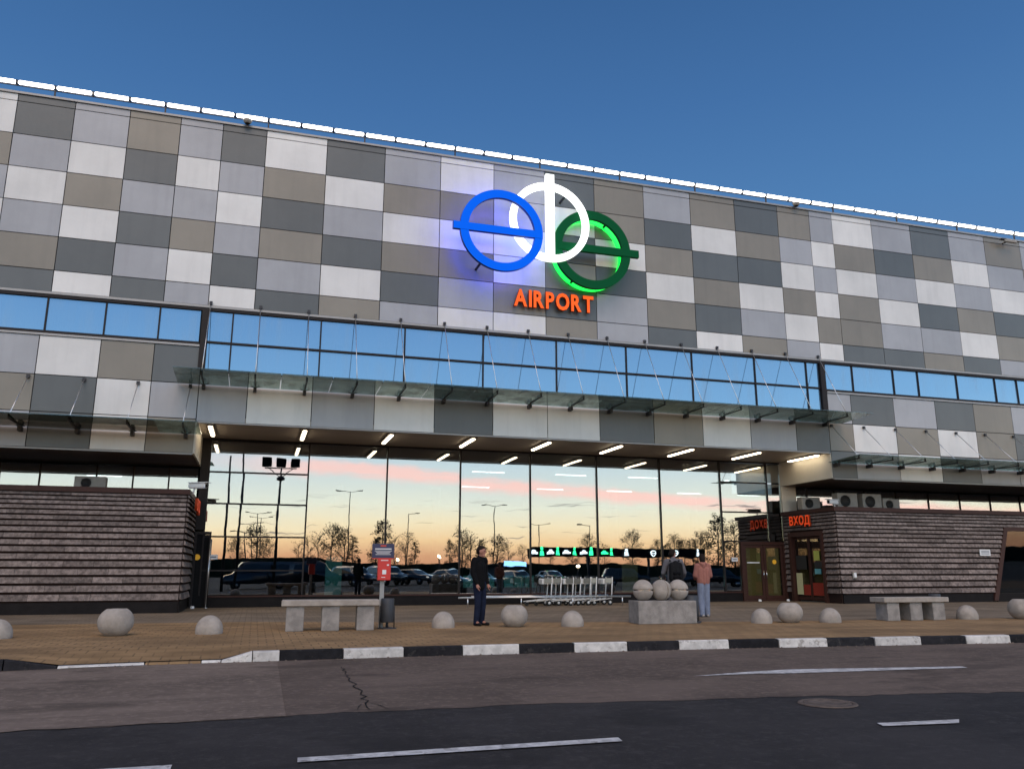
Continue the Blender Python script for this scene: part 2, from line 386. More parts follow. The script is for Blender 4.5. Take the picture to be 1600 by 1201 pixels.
# ------------------------------------------------------------------ the ground
def kerb_y(x):
    P = [(-40, -19.0), (-12, -15.2), (-3.4, -14.30), (-1.5, -14.05), (2.5, -13.97), (5.7, -14.10), (8.7, -14.27), (14.3, -14.80), (30, -16.5), (60, -20)]
    for (a, b), (c, d) in zip(P, P[1:]):
        if x <= c:
            t = (x - a) / (c - a); return b + (d - b) * t
    return P[-1][1]
def seam_y(x):
    P = [(-40, -4.2), (-12, -4.6), (0, -5.6), (6, -7.6), (12, -9.2), (24, -10.3), (60, -11)]
    for (a, b), (c, d) in zip(P, P[1:]):
        if x <= c: return b + (d - b) * (x - a) / (c - a)
    return P[-1][1]
def dip(x, y):
    if x < -3.45 or x > .06: w = 0
    elif x < -2.75: w = (x + 3.45) / .7
    elif x > -.42: w = (.06 - x) / .48
    else: w = 1
    q = max(0.0, 1 - (y - kerb_y(x)) / 1.3)
    return -.128 * w * q
xs = [-40, -30, -20, -15, -11, -8, -6, -4.5] + [-3.65, -3.45, -3.1, -2.75, -2.4, -2.0, -1.6, -1.2, -.8, -.42, -.18, .06, .25] + [.5, 1, 1.5, 2, 3, 4, 5, 6, 7, 8, 9, 10, 11, 12, 13, 14, 15, 17, 19, 22, 26, 30, 36, 44, 60]
bm = BM(); rows = []
for x in xs:
    y0, y1 = kerb_y(x), seam_y(x); col = []
    for t in (0, .02, .05, .09, .14, .2, .35, .6, 1):
        y = y0 + .17 + (y1 - y0 - .17) * t; col.append(bm.verts.new((x, y, dip(x, y))))
    rows.append(col)
for a, b in zip(rows, rows[1:]):
    for i in range(len(a) - 1): bm.faces.new((a[i], b[i], b[i + 1], a[i + 1]))
props(obj('pavement', bm, 'pave_brown'), kind='structure')
bm = BM(); A = [bm.verts.new((x, seam_y(x), 0)) for x in xs]; B = [bm.verts.new((x, 3.7, 0)) for x in xs]
for i in range(len(xs) - 1): bm.faces.new((A[i], A[i + 1], B[i + 1], B[i]))
props(obj('forecourt_paving', bm, 'pave_grey'), kind='structure')
props(obj('ground', sheet([(-2500, -2500), (2500, -2500), (2500, 2500), (-2500, 2500)], -.40), 'land'), kind='structure')
props(obj('car_park', sheet([(-160, -150), (160, -150), (160, 8), (-160, 8)], -.158), 'asphalt'), kind='structure')
bnd = [(-40, -21.5), (-12, -20.0), (.33, -19.47), (2.1, -19.43), (4.25, -19.6), (6.1, -19.85), (9.0, -20.3), (14, -21.0), (60, -27)]
def ragged(L, a, n):
    rnd = random.Random(11); out = []
    for (x0, y0), (x1, y1) in zip(L, L[1:]):
        m_ = max(1, int(abs(x1 - x0) / n))
        for i in range(m_): out.append((x0 + (x1 - x0) * i / m_, y0 + (y1 - y0) * i / m_ + rnd.gauss(0, a)))
    return out + [L[-1]]
bnd = ragged(bnd, .035, .22)
def strip(name, top, bot, z, m): return props(obj(name, sheet(top + bot[::-1], z), m), kind='structure')
kx = [-40, -25, -12, -8, -3.4, -1.5, 2.5, 5.7, 8.7, 14.3, 22, 30, 60]
strip('road_edge_lane', [(x, kerb_y(x) + .1) for x in kx], bnd, -.154, 'asphalt_worn')
strip('road_patch', [(-14, -15.6), (-8, -14.95), (-3.4, -14.42), (-1.5, -14.15), (.45, -14.12)], ragged([(-14, -20.1), (-8, -19.85), (.40, -19.50)], .03, .25), -.150, 'asphalt_patch')
def line(name, pts): return props(obj(name, sheet(pts, -.146), 'paint'), kind='structure')
line('lane_marking', [(.42, -21.50), (3.16, -21.50), (3.13, -21.66), (.41, -21.66)])
line('lane_marking', [(-3.6, -21.40), (-.50, -21.47), (-.50, -21.63), (-3.6, -21.56)])
line('lane_marking', [(5.84, -21.59), (6.76, -21.66), (6.60, -21.82), (5.78, -21.74)])
line('lane_marking', [(10.2, -22.1), (12.9, -22.4), (12.8, -22.57), (10.1, -22.27)])
line('edge_marking', [(5.95, -17.84), (7.0, -17.62), (7.75, -17.55), (10.5, -18.00), (10.44, -18.16), (7.35, -17.95), (7.0, -17.86)])
line('edge_marking', [(-2.7, -14.19), (-1.55, -14.14), (-1.5, -14.06), (-2.62, -14.10)])
bm = BM()
def ribbon(bm, pts, w):
    L, Q = [], []
    for i, (x, y) in enumerate(pts):
        a = pts[max(0, i - 1)]; b = pts[min(len(pts) - 1, i + 1)]; d = Vector((b[0] - a[0], b[1] - a[1])).normalized(); ww = w * (.5 + random.random()) * (1 if 0 < i < len(pts) - 1 else .2)
        L.append(bm.verts.new((x - d.y * ww, y + d.x * ww, 0))); Q.append(bm.verts.new((x + d.y * ww, y - d.x * ww, 0)))
    for i in range(len(pts) - 1): bm.faces.new((L[i], Q[i], Q[i + 1], L[i + 1]))
cr = [(1.39 + random.uniform(-.045, .045), -15.2 - .16 * i) for i in range(27)]
ribbon(bm, [(x - (.004 * i), y) for i, (x, y) in enumerate(cr)], .0085)
ribbon(bm, [(1.24, -18.9), (1.18, -19.1), (1.13, -19.35)], .006); ribbon(bm, [(1.33, -18.9), (1.41, -19.1), (1.47, -19.4)], .006)
ribbon(bm, [(6.6 + .1 * i + random.uniform(-.05, .05), -16.3 - .14 * i) for i in range(14)], .006)
ribbon(bm, [(6.75, -20.5), (6.95, -20.75), (7.2, -20.9)], .008)
bmesh.ops.recalc_face_normals(bm, faces=bm.faces[:])
for f in bm.faces:
    if f.normal.z < 0: f.normal_flip()
props(obj('road_crack', bm, 'black', loc=(0, 0, -.147)), kind='structure')
rnd = random.Random(5)
bm = BM()
for q in range(420):
    x = rnd.uniform(-9, 16); y = kerb_y(x) - abs(rnd.gauss(0, .16)) - .02; r_ = rnd.uniform(.008, .028)
    vs = [bm.verts.new((x + r_ * rnd.uniform(.6, 1.3) * math.cos(a), y + r_ * rnd.uniform(.6, 1.3) * math.sin(a), -.153)) for a in (0, 1.3, 2.6, 3.9, 5.1)]
    top = bm.verts.new((x, y, -.150 + r_ * .6))
    for i in range(5): bm.faces.new((vs[i], vs[(i + 1) % 5], top))
props(obj('gutter_grit', bm, 'asphalt_patch'), kind='stuff')
t = thing('manhole_cover', 'round rusty iron manhole cover set in the dark asphalt', 'manhole', (6.18, -20.42, -.152))
obj('cover', lathe([(0, .012), (.19, .012), (.20, .018), (.215, .018), (.225, .012), (.255, .012)], 28), 'iron', t)
obj('rim', lathe([(.262, .0), (.262, .014), (.31, .012), (.32, .0)], 28), 'iron', t)

# kerb: painted stones, one by one
kerb = thing('kerb', None, None); props(kerb, kind='structure')
def kerb_stone(x0, x1, m, h0=0.0, h1=0.0):
    y0, y1 = kerb_y(x0), kerb_y(x1); g = .008
    d = Vector((x1 - x0, y1 - y0)).normalized(); nx, ny = -d.y, d.x
    x0 += g; x1 -= g
    bm = BM(); jy = random.uniform(-.014, .014); jz = random.uniform(-.008, .006)
    v = []
    for (x, y, h) in ((x0, y0, h0), (x1, y1, h1)):
        for (o_, z) in ((0, -.17), (.012, h + jz + .006 - .018), (.03, h + jz + .006), (.17, h + .003), (.17, -.17)):
            v.append(bm.verts.new((x + nx * o_, y + ny * o_ + jy, z)))
    for i in range(4): bm.faces.new((v[i], v[i + 5], v[i + 6], v[i + 1]))
    bm.faces.new(v[0:5]); bm.faces.new(v[9:4:-1])
    bmesh.ops.recalc_face_normals(bm, faces=bm.faces[:])
    obj('kerb_stone', bm, m, kerb)
LO = -.128
kerb_stone(-3.45, -2.75, 'kerb_black', 0, LO)
kerb_stone(-2.75, -1.55, 'kerb_white', LO, LO); kerb_stone(-1.55, -.72, 'pave_brown', LO, LO)
kerb_stone(-.72, -.42, 'kerb_white', LO, LO); kerb_stone(-.42, .06, 'kerb_white', LO, 0); kerb_stone(.06, .49, 'kerb_white')
x = .49; i = 0
while x < 40:
    kerb_stone(x, x + 1.03, 'kerb_white' if i % 2 else 'kerb_black'); x += 1.03; i += 1
x = -3.45; i = 0
while x > -16: kerb_stone(x - 1.03, x, 'kerb_black' if i % 3 else 'kerb_black'); x -= 1.03; i += 1

# ------------------------------------------------------------------ the terminal
GY = 3.6                                             # plane of the hall's glass front
T = thing('airport_terminal', 'long airport terminal clad in white, lilac, taupe and dark grey checkered panels', 'building')
B = [-15.9, -14.1, -12.3, -10.43, -8.67, -6.92, -5.19, -3.53, -2.11, -.60, 1.57, 3.73, 5.89, 8.03, 10.15, 12.29, 14.51, 16.69, 18.84, 21.0, 22.65, 23.85, 26.0, 28.18, 30.4, 32.54, 34.76, 36.95, 39.1, 41.3]
rows_up = [
 'TDL' + 'WDLTLD' + 'WDLWLDTLTDTLWLDLTLDW',
 'WLT' + 'TLWDWL' + 'TWTTLWTDWTLWTDTWLTWL',
 'LWD' + 'LWTLLW' + 'DLWWWDWTDDWLWLWLWTLD',
 'DLW' + 'WLWDTL' + 'TDTTWTDWTWTWTWDTDWTL',
 'TWL' + 'LTDLWD' + 'LWDLTDLTDLWTTLLWTLWD',
 'LDW' + 'TDWDLW' + 'DTLWWTLDWTLWDDTDLWDT']
ZR = [17.0, 15.55, 14.38, 13.20, 12.05, 10.88, 10.14]
def panel(x0, x1, z0, z1, c):
    j = .014
    o = piece('cladding_panel', c, T, x0 + j, x1 - j, -.035, .0, z0 + j, z1 - j)
    o.rotation_euler = (random.uniform(-.0022, .0022), 0, random.uniform(-.0022, .0022))
for r, row in enumerate(rows_up):
    for c in range(len(B) - 1):
        ch = row[c] if c < len(row) else 'L'
        if r == 0:
            panel(B[c], B[c + 1], ZR[1], 16.74, ch); panel(B[c], B[c + 1], 16.74, 17.0, ch)
        else: panel(B[c], B[c + 1], ZR[r + 1], ZR[r], ch)
ZL = [8.66, 7.38, 6.19, 5.05]
BL = [-15.9, -14.1, -12.3, -10.6, -8.85, -7.08, -5.28, -3.66, -2.18]
for r, row in enumerate(['WTDWLWTD', 'TDLWTDWL', 'LWTDLDWT']):
    for c in range(len(BL) - 1): panel(BL[c], BL[c + 1], ZL[r + 1], ZL[r], row[c])
BR = [22.75, 23.97, 26.2, 28.45, 30.6, 32.8, 34.9, 37.0, 39.1, 41.3]
for r, row in enumerate(['LDLDTLWDL', 'TWTWTDLTW', 'DLWDLLTLD']):
    for c in range(len(BR) - 1): panel(BR[c], BR[c + 1], ZL[r + 1], ZL[r], row[c])
BC = [-2.18, -.62, 1.52, 3.68, 5.84, 8.04, 10.18, 12.3, 14.6, 16.76, 18.95, 21.12, 22.75]
for c, ch in enumerate('LWLWDWWDTWLD'): panel(BC[c], BC[c + 1], 6.12, 7.72, ch)
# walls behind the cladding, roof, hall shell
bm = BM()
abox(bm, -16, 41.4, .035, .40, 10.12, 16.98); abox(bm, -16, -2.19, .035, .40, 5.06, 8.70); abox(bm, 22.76, 41.4, .035, .40, 5.06, 8.70)
abox(bm, -2.19, 22.76, .035, .40, 6.13, 7.74); abox(bm, -16, 41.4, .20, .40, 7.74, 10.12)
obj('wall', bm, 'joint', T)
obj('roof', box(-16, 41.4, .1, 36, 16.70, 16.97), 'joint', T)
obj('roof_trim', box(-16, 41.4, -.09, .42, 17.0, 17.075), 'trim', T)
bm = BM(); abox(bm, -16, 41.4, -.075, .03, 10.055, 10.135); abox(bm, -16, -2.2, -.075, .03, 8.665, 8.735); abox(bm, 22.8, 41.4, -.075, .03, 8.665, 8.735)
abox(bm, -2.15, 22.72, -.06, .03, 6.07, 6.116); abox(bm, -16, -2.2, -.055, .03, 5.0, 5.047); abox(bm, 22.78, 41.4, -.055, .03, 5.0, 5.047)
abox(bm, -2.15, 22.72, -.075, .03, 7.725, 7.775)
obj('ledge', bm, 'trim', T)
# upper windows
def panes(xs_, z0, z1, y, m, name='window_pane', tilt=.0012, th=.03, g=.02):
    for a, b in zip(xs_, xs_[1:]):
        piece(name, m, T, a + g, b - g, y, y + th, z0, z1, rot=(random.uniform(-tilt, tilt), 0, random.uniform(-tilt, tilt)))
def mullions(xs_, z0, z1, y0, y1, w, m='frame'):
    for a in xs_: piece('mullion', m, T, a - w / 2, a + w / 2, y0, y1, z0, z1)
xl = [-16, -14.1, -12.3, -10.5, -8.74, -6.98, -5.25, -3.60, -2.30]
panes(xl, 8.84, 9.95, .03, 'bglass'); mullions(xl[1:-1], 8.84, 9.95, -.02, .06, .05)
xc = [-2.06, -1.27, 1.70, 4.70, 7.66, 10.58, 13.52, 16.43, 19.36, 21.88, 22.52]
panes(xc, 8.90, 9.95, .03, 'bglass'); panes(xc, 7.87, 8.82, .03, 'bglass'); mullions(xc[1:-1], 7.87, 9.95, -.02, .06, .05)
xr = [22.80, 24.22, 26.38, 27.72, 29.88, 32.1, 33.4, 35.6, 37.8, 40, 41.4]
panes(xr, 8.84, 9.95, .03, 'bglass'); mullions(xr[1:-1], 8.84, 9.95, -.02, .06, .05)
bm = BM(); abox(bm, -16, 41.4, -.05, .05, 9.955, 10.05); abox(bm, -16, -2.3, -.05, .05, 8.74, 8.835); abox(bm, 22.8, 41.4, -.05, .05, 8.74, 8.835)
abox(bm, -2.04, 22.5, -.05, .05, 7.78, 7.865); abox(bm, -2.04, 22.5, -.03, .05, 8.825, 8.895)
abox(bm, -2.27, -2.05, -.09, .05, 7.78, 9.952); abox(bm, 22.53, 22.77, -.09, .05, 7.78, 9.952)
obj('window_frame', bm, 'frame', T)
# entrance bay: soffit, cheeks, glass front
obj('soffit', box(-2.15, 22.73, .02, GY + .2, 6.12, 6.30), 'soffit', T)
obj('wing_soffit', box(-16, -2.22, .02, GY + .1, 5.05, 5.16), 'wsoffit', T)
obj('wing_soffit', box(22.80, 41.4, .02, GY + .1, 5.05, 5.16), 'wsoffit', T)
obj('cheek_wall', box(-2.21, -2.151, .0, GY + .1, 5.05, 6.11), 'cream', T)
obj('cheek_wall', box(22.731, 22.79, .0, GY + .1, 5.05, 6.11), 'cream', T)
obj('cheek_wall', box(22.70, 23.45, GY - .10, GY + .12, 3.6, 5.045), 'cream', T)
gx = [-1.85, 1.73, 4.75, 7.71, 10.68, 13.65, 16.61, 19.58]
zf = .42
panes(gx[1:], zf, 6.05, GY, 'glass', tilt=.0020, g=.028)
tl = [zf, 1.30, 2.51, 3.71, 4.87, 6.05]
for a, b in zip(tl, tl[1:]): panes([gx[0], gx[1]], a + .03, b - .03, GY, 'glass', tilt=.0020, g=.028)
tr = [zf, 2.56, 3.84, 5.66 - .5, 6.05]
for a, b in zip(tr, tr[1:]):
    if a < 2.5: panes([gx[7], 20.42], a + .03, b - .03, GY, 'glass', tilt=.0020, g=.028)
    else: panes([gx[7], 21.98, 22.72], a + .03, b - .03, GY, 'glass', tilt=.0020, g=.028)
mullions(gx, zf, 6.08, GY - .06, GY + .10, .055, 'frame'); mullions([21.98], 2.56, 6.08, GY - .06, GY + .10, .05, 'frame')
bm = BM()
for z in tl[1:-1]: abox(bm, gx[0] + .03, gx[1] - .03, GY - .05, GY + .06, z - .028, z + .028)
for z in tr[1:-1]: abox(bm, gx[7] + .03, 21.95, GY - .05, GY + .06, z - .028, z + .028)
abox(bm, -1.9, 22.7, GY - .05, GY + .1, 6.055, 6.115)
obj('transom', bm, 'frame', T)
obj('sill', box(-1.55, 20.40, GY - .08, GY + .12, .36, .415), 'brown', T)
obj('base', box(-1.55, 20.40, GY - .04, GY + .12, -.02, .355), 'plinth', T)
obj('corner_post', box(-2.15, -1.88, GY - .06, GY + .14, 2.75, 6.11), 'frame', T)
# clerestory windows over the entrance pavilions
cl = [-16, -13.5, -11.3, -9.8, -8.65, -7.4, -5.6, -4.4, -3.2, -2.2]
panes(cl, 3.85, 4.95, GY, 'glass', tilt=.001); mullions(cl[1:-1], 3.85, 5.0, GY - .04, GY + .05, .05)
cr_ = [23.46, 24.1, 25.6, 27.3, 29.1, 31.0, 32.9, 34.8, 36.7, 38.6, 41.4]
panes(cr_, 3.85, 4.95, GY, 'glass', tilt=.001); mullions(cr_[1:-1], 3.85, 5.0, GY - .04, GY + .05, .05)
# hall inside
obj('hall_floor', box(-16, 41.4, GY + .16, 36, -.02, .03), 'hallfloor', T)
bm = BM(); abox(bm, -16, 41.4, 35.8, 36, .03, 16.7); abox(bm, -16.2, -16, .42, 36, -.02, 16.7); abox(bm, 41.4, 41.6, .42, 36, -.02, 16.7)
obj('hall_wall', bm, 'hallwall', T)
obj('hall_ceiling', box(-16, 41.4, GY + .25, 35.7, 6.35, 6.5), 'hallwall', T)
obj('hall_partition', box(-16, 41.4, GY + .05, GY + .2, 6.12, 6.34), 'joint', T)
for xx in range(-8, 42, 6):
    obj('hall_column', lathe([(.28, .04), (.28, 6.34)], 16), 'hallwall', T, (xx + .6, 22, 0))
NTH = ['first', 'second', 'third', 'fourth', 'fifth', 'sixth', 'seventh', 'eighth', 'ninth', 'tenth', 'eleventh', 'twelfth', 'thirteenth', 'fourteenth', 'fifteenth', 'sixteenth', 'seventeenth', 'eighteenth', 'nineteenth', 'twentieth']
def nth(i):                                          # 21 -> twenty-first
    if i < 20: return NTH[i]
    t_, o_ = divmod(i + 1, 10); T_ = {2: 'twenty', 3: 'thirty', 4: 'forty'}[t_]
    return {2: 'twentieth', 3: 'thirtieth', 4: 'fortieth'}[t_] if o_ == 0 else T_ + '-' + NTH[o_ - 1]
for yy, nm, xs_h in ((12.0, 'front', (-9.5, -5.2, 11.2, 15.75, 19.95, 25.9, 30.2)), (19.6, 'rear', (-8.0, 12.5, 17.3, 22.0, 27.0, 31.5))):
    for q, xx in enumerate(xs_h):
        l = thing('hall_lamp', f'white line lamp inside the hall, {nth(q)} from left in the {nm} row', 'ceiling light', (xx, yy, 6.26), 0, 'line lamps under the hall ceiling')
        obj('housing', boxmesh(1.75, .16, .07, 'dsteel'), None, l, (0, 0, .04)); obj('tube', boxmesh(1.7, .11, .03, 'hlamp'), None, l, (0, 0, -.012))

# canopies of glass: panes, steel clamps, tie rods
def canopy(name, label, xs_rod, x0, x1, z, anchor, group):
    t = thing(name, label, 'canopy', ((x0 + x1) / 2, 0, z), 0, group); cx = (x0 + x1) / 2
    ed = [x0] + [(a + b) / 2 for a, b in zip(xs_rod, xs_rod[1:])] + [x1]
    for a, b in zip(ed, ed[1:]):
        o = obj('glass_pane', boxmesh(b - a - .025, 1.95, .02, 'cglass'), None, t, ((a + b) / 2 - cx, -1.08, .045)); o.rotation_euler = (-.045 + random.uniform(-.004, .004), 0, 0)
    for a in xs_rod:
        bm = BM(); atube(bm, (a - cx, .02, anchor - z), (a - cx, -.10, anchor - z - .03), .045, .03, 8); abox(bm, a - cx - .05, a - cx + .05, -.12, -.06, anchor - z - .075, anchor - z + .035)
        obj('wall_anchor', bm, 'dsteel', t)
        obj('tie_rod', tube((a - cx, -.08, anchor - z - .03), (a - cx, -1.55, .09), .013, n=6), 'steel', t)
        bm = BM(); abox(bm, a - cx - .05, a - cx + .05, -.34, -.03, -.17, -.03); abox(bm, a - cx - .02, a - cx + .02, -1.6, -.3, -.015, .02)
        for sx in (-.16, .16): atube(bm, (a - cx, -.2, -.04), (a - cx + sx, -.2, .015), .014, n=6)
        atube(bm, (a - cx, -1.55, -.02), (a - cx, -1.55, .11), .03, n=8)
        obj('clamp', bm, 'dsteel', t)
    return t
canopy('glass_canopy', 'long green tinted glass canopy hung on rods below the two-row blue window', [-2.02 + 1.633 * i for i in range(16)], -2.85, 23.35, 7.36, 10.24, 'glass canopies hung on the front')
canopy('glass_canopy', 'shorter glass canopy hung over the left pavilion', [-2.44 - 1.6 * i for i in range(9)], -16, -1.95, 5.68, 7.30, 'glass canopies hung on the front')
canopy('glass_canopy', 'glass canopy on rods hung over the right pavilion with ВХОД sign', [22.85 + 1.64 * i for i in range(12)], 22.5, 41.4, 5.68, 7.27, 'glass canopies hung on the front')

# tubes of light along the roof edge
xx = -15.2; q = 0
tube_me = None
while xx < 41:
    vis = [i_ for i_ in range(60) if -15.2 + 1.17 * i_ + .55 > -9.4]
    t = thing('roof_light', f'glowing white roof-edge tube, {nth(q - vis[0])} counted from the left edge' if q >= vis[0] else f'glowing white roof-edge tube, {nth(vis[0] - q - 1)} one beyond the left edge', 'light tube', (xx, -.05, 17.42), 0, 'light tubes along the roof edge')
    obj('light_tube', boxmesh(1.07, .11, .112, 'tube', .025), None, t); obj('holder', boxmesh(.06, .13, .125, 'dsteel'), None, t, (.585, 0, -.01))
    if q % 3 == 0: obj('bracket', boxmesh(.05, .05, .36, 'dsteel'), None, t, (.585, .02, -.20))
    xx += 1.17; q += 1
bm = BM(); atube(bm, (-16, .02, 17.335), (41.4, .02, 17.335), .022, n=6); obj('light_rail', bm, 'dsteel', T)
def floodlight(x, y, z, label):
    t = thing('floodlight', label, 'lamp', (x, y, z), 0, 'small floodlights on the roof edge')
    obj('lamp_head', lathe([(0, -.12), (.10, -.10), (.15, -.02), (.15, .05), (.06, .10), (0, .10)], 14), 'acwhite', t)
    obj('lens', lathe([(0, -.128), (.085, -.112), (.09, -.10)], 14), 'black', t)
    obj('arm', tube((0, 0, .08), (0, .25, .14), .022), 'dsteel', t)
floodlight(-1.30, -.22, 17.16, 'small dark floodlight on the roof edge above the left panels')
floodlight(21.9, -.22, 17.14, 'small floodlight on the roof edge above the right end of the blue windows')
t = thing('security_camera', 'pale security camera on a short arm under the roof edge at far right', 'camera', (33.7, -.05, 16.76))
obj('camera_body', boxmesh(.75, .12, .13, 'acwhite', .02), None, t, (.1, -.35, 0)); obj('arm', tube((0, 0, .02), (0, -.35, 0), .03), 'dsteel', t); obj('hood', boxmesh(.30, .16, .05, 'dsteel'), None, t, (-.3, -.30, .08))

# soffit lamps
xs_l = [-1.75, 1.37, 4.40, 7.44, 10.42, 13.40, 16.52, 19.62, 22.45]
ordn = ['first', 'second', 'third', 'fourth', 'fifth', 'sixth', 'seventh', 'eighth', 'ninth']
for i, xx in enumerate(xs_l):
    t = thing('soffit_light', f'slim bright ceiling lamp above the entrance, {ordn[i]} from the left', 'ceiling light', (xx, 1.45, 6.10), 0, 'slim lamps in the entrance soffit')
    obj('housing', boxmesh(.20, 2.15, .06, 'trim'), None, t, (0, 0, -.015)); obj('tube', boxmesh(.12, 2.05, .05, 'lamp', .012), None, t, (0, 0, -.066))

# ------------------------------------------------------------------ the logo and lettering
def ring_bm(ro, ri, y0, y1, n=72):
    bm = BM(); V = []
    for i in range(n):
        a = 2 * math.pi * i / n; c, s = math.cos(a), math.sin(a)
        V.append([bm.verts.new((r * c, y, r * s)) for r, y in ((ri, y0), (ro, y0), (ro, y1), (ri, y1))])
    for i in range(n):
        a, b = V[i], V[(i + 1) % n]
        for j, mi in ((0, 0), (1, 1), (2, 1), (3, 1)):
            f = bm.faces.new((a[j], b[j], b[(j + 1) % 4], a[(j + 1) % 4])); f.material_index = mi
    bmesh.ops.recalc_face_normals(bm, faces=bm.faces[:])
    return bm
def ring_sign(name, label, c, yf, ro, ri, bar, face, side, glow, gw=.16, gy=None):
    t = thing(name, label, 'sign', (c[0], yf, c[1]), 0, 'three linked ring emblems on the facade'); d = .15
    bm = ring_bm(ro, ri, 0, d); me = bpy.data.meshes.new('ring'); bm.to_mesh(me); bm.free(); me.materials.append(M[face]); me.materials.append(M[side]); obj('ring', me, None, t)
    x0, x1, z0, z1 = bar
    bm = box(x0, x1, -.02, d - .01, z0, z1); me = bpy.data.meshes.new('bar')
    bm.normal_update()
    for f in bm.faces: f.material_index = 0 if f.normal.y < -.5 else 1
    bm.to_mesh(me); bm.free(); me.materials.append(M[face]); me.materials.append(M[side]); obj('bar', me, None, t)
    rm = (ro + ri) / 2
    g0 = d + .01 if gy is None else gy - yf
    bm = ring_bm(rm + gw / 2, rm - gw / 2, g0, g0 + .03); obj('back_light', bm, glow, t)
    for a in (60, 150, 240, 320):
        a = R(a); obj('strut', tube((rm * math.cos(a), d, rm * math.sin(a)), (rm * math.cos(a), -yf + .03, rm * math.sin(a)), .05, n=8), 'dsteel', t)
    return t
ring_sign('blue_ring_sign', 'glowing blue ring crossed by a level bar, left of the emblem', (8.06, 13.76), -1.12, 1.62, 1.30, (-1.88, 1.60, -.155, .135), 'blue', 'blue_side', 'blue_glow')
ring_sign('white_ring_sign', 'bright white ring crossed by an upright bar, middle of the emblem', (10.05, 14.44), -.94, 1.62, 1.36, (-.17, .17, -1.60, 1.98), 'white_face', 'white_face', 'white_glow')
ring_sign('green_ring_sign', 'dark green ring with level bar and green glow behind, right of the emblem', (11.87, 13.58), -.76, 1.62, 1.28, (-1.45, 1.98, -.13, .17), 'green', 'green', 'green_glow', .20, -.20)
def lettering(name, label, text, x0, x1, y, z, hgt, depth, face, side, bold, rotz=0.0, cat='sign'):
    t = thing(name, label, cat, (x0, y, z), rotz)
    size = hgt / .72; ms = [letter_mesh(c, size, depth, bold, side, face) for c in text]
    gap = hgt * .11; tot = sum(w for _, w in ms); f = ((x1 - x0) - gap * (len(text) - 1)) / tot; x = 0
    for (me, w), c in zip(ms, text):
        for v in me.vertices: v.co.x *= f
        o = obj('letter', me, None, t, (x, 0, 0), (math.pi / 2, 0, 0)); x += w * f + gap
    return t
lettering('airport_lettering', 'raised orange AIRPORT letters under the ring emblem', 'AIRPORT', 8.78, 12.05, -.22, 11.15, .66, .14, 'orange', 'orange_side', .030)

# ------------------------------------------------------------------ entrance pavilions
def courses():
    hs = [.150 + .011 * i for i in range(17)]; s = (3.70 - .36) / sum(hs); z = 3.70; out = []
    for h in hs: out.append((z - h * s, z)); z -= h * s
    return out
CRS = courses()
def tile_mesh(w, h):
    """one split stone tile, leaning out at its foot, with a rough face"""
    key = ('tile', round(w, 2), round(h, 3), random.randint(0, 2))
    if key not in _boxes:
        bm = BM(); nx = 4; F = []; 
        for j in range(3):
            F.append([bm.verts.new((-w / 2 + w * i / nx, -.03 - .055 * (1 - j / 2) + (random.uniform(-.016, .012) if 0 < i < nx else 0), -h / 2 + h * j / 2 * .97)) for i in range(nx + 1)])
        bk = [[bm.verts.new((-w / 2 + w * i / nx, .0, zz)) for i in range(nx + 1)] for zz in (-h / 2 + .02, h / 2 * .94)]
        for j in range(2):
            for i in range(nx): bm.faces.new((F[j][i], F[j][i + 1], F[j + 1][i + 1], F[j + 1][i]))
        for i in range(nx):
            bm.faces.new((bk[0][i], bk[0][i + 1], F[0][i + 1], F[0][i])); bm.faces.new((F[2][i], F[2][i + 1], bk[1][i + 1], bk[1][i]))
        for i, s in ((0, 1), (nx, -1)):
            f = [F[0][i], F[1][i], F[2][i], bk[1][i], bk[0][i]]; bm.faces.new(f[::s])
        bmesh.ops.recalc_face_normals(bm, faces=bm.faces[:])
        me = bpy.data.meshes.new('tile'); bm.to_mesh(me); bm.free(); me.materials.append(M['stone']); _boxes[key] = me
    return _boxes[key]
def tiles_front(P, px, x0, x1fn, y, w):
    for r, (z0, z1) in enumerate(CRS):
        h = z1 - z0; xe = x1fn((z0 + z1) / 2); a = x0
        first = w * (.5 if r % 2 else 1.0)
        while a < xe - .05:
            b = min(a + (first if a == x0 else w), xe)
            if xe - b < .15: b = xe
            obj('stone_tile', tile_mesh(round(b - a - .012, 2), h * .72), None, P, ((a + b) / 2 - px, y, (z0 + z1) / 2))
            a = b
def tiles_side(P, px, x, segs, w, sgn):
    for r, (z0, z1) in enumerate(CRS):
        h = z1 - z0
        for (y0, y1, zlo) in segs:
            if (z0 + z1) / 2 < zlo: continue
            L = y1 - y0; nn = max(1, round(L / w)); ww = L / nn
            for i in range(nn):
                o = obj('stone_tile', tile_mesh(round(ww - .012, 2), h * .72), None, P, (x - px, y0 + (i + .5) * ww, (z0 + z1) / 2)); o.rotation_euler = (0, 0, math.pi / 2 * sgn)
def flat(x): return lambda z: x
# left pavilion
PL = thing('entrance_pavilion', 'low stone-clad entrance pavilion at the left edge, no window', 'pavilion', (-6, 0, 0), 0, 'stone-clad entrance pavilions')
obj('wall', box(-10.0, 3.77, .0, GY, .02, 3.70), 'lap_shadow', PL)
tiles_front(PL, -6, -12.5, flat(-2.24), -.005, .86)
tiles_side(PL, -6, -2.225, [(.0, 3.5, 0)], 1.2, 1)
obj('coping', box(-10.0, 3.84, -.12, GY - .06, 3.70, 3.86), 'brown', PL)
obj('plinth', box(-10.0, 3.76, -.05, -.003, -.02, .34), 'plinth', PL); obj('plinth', box(3.773, 3.80, -.05, 3.5, -.02, .34), 'plinth', PL)
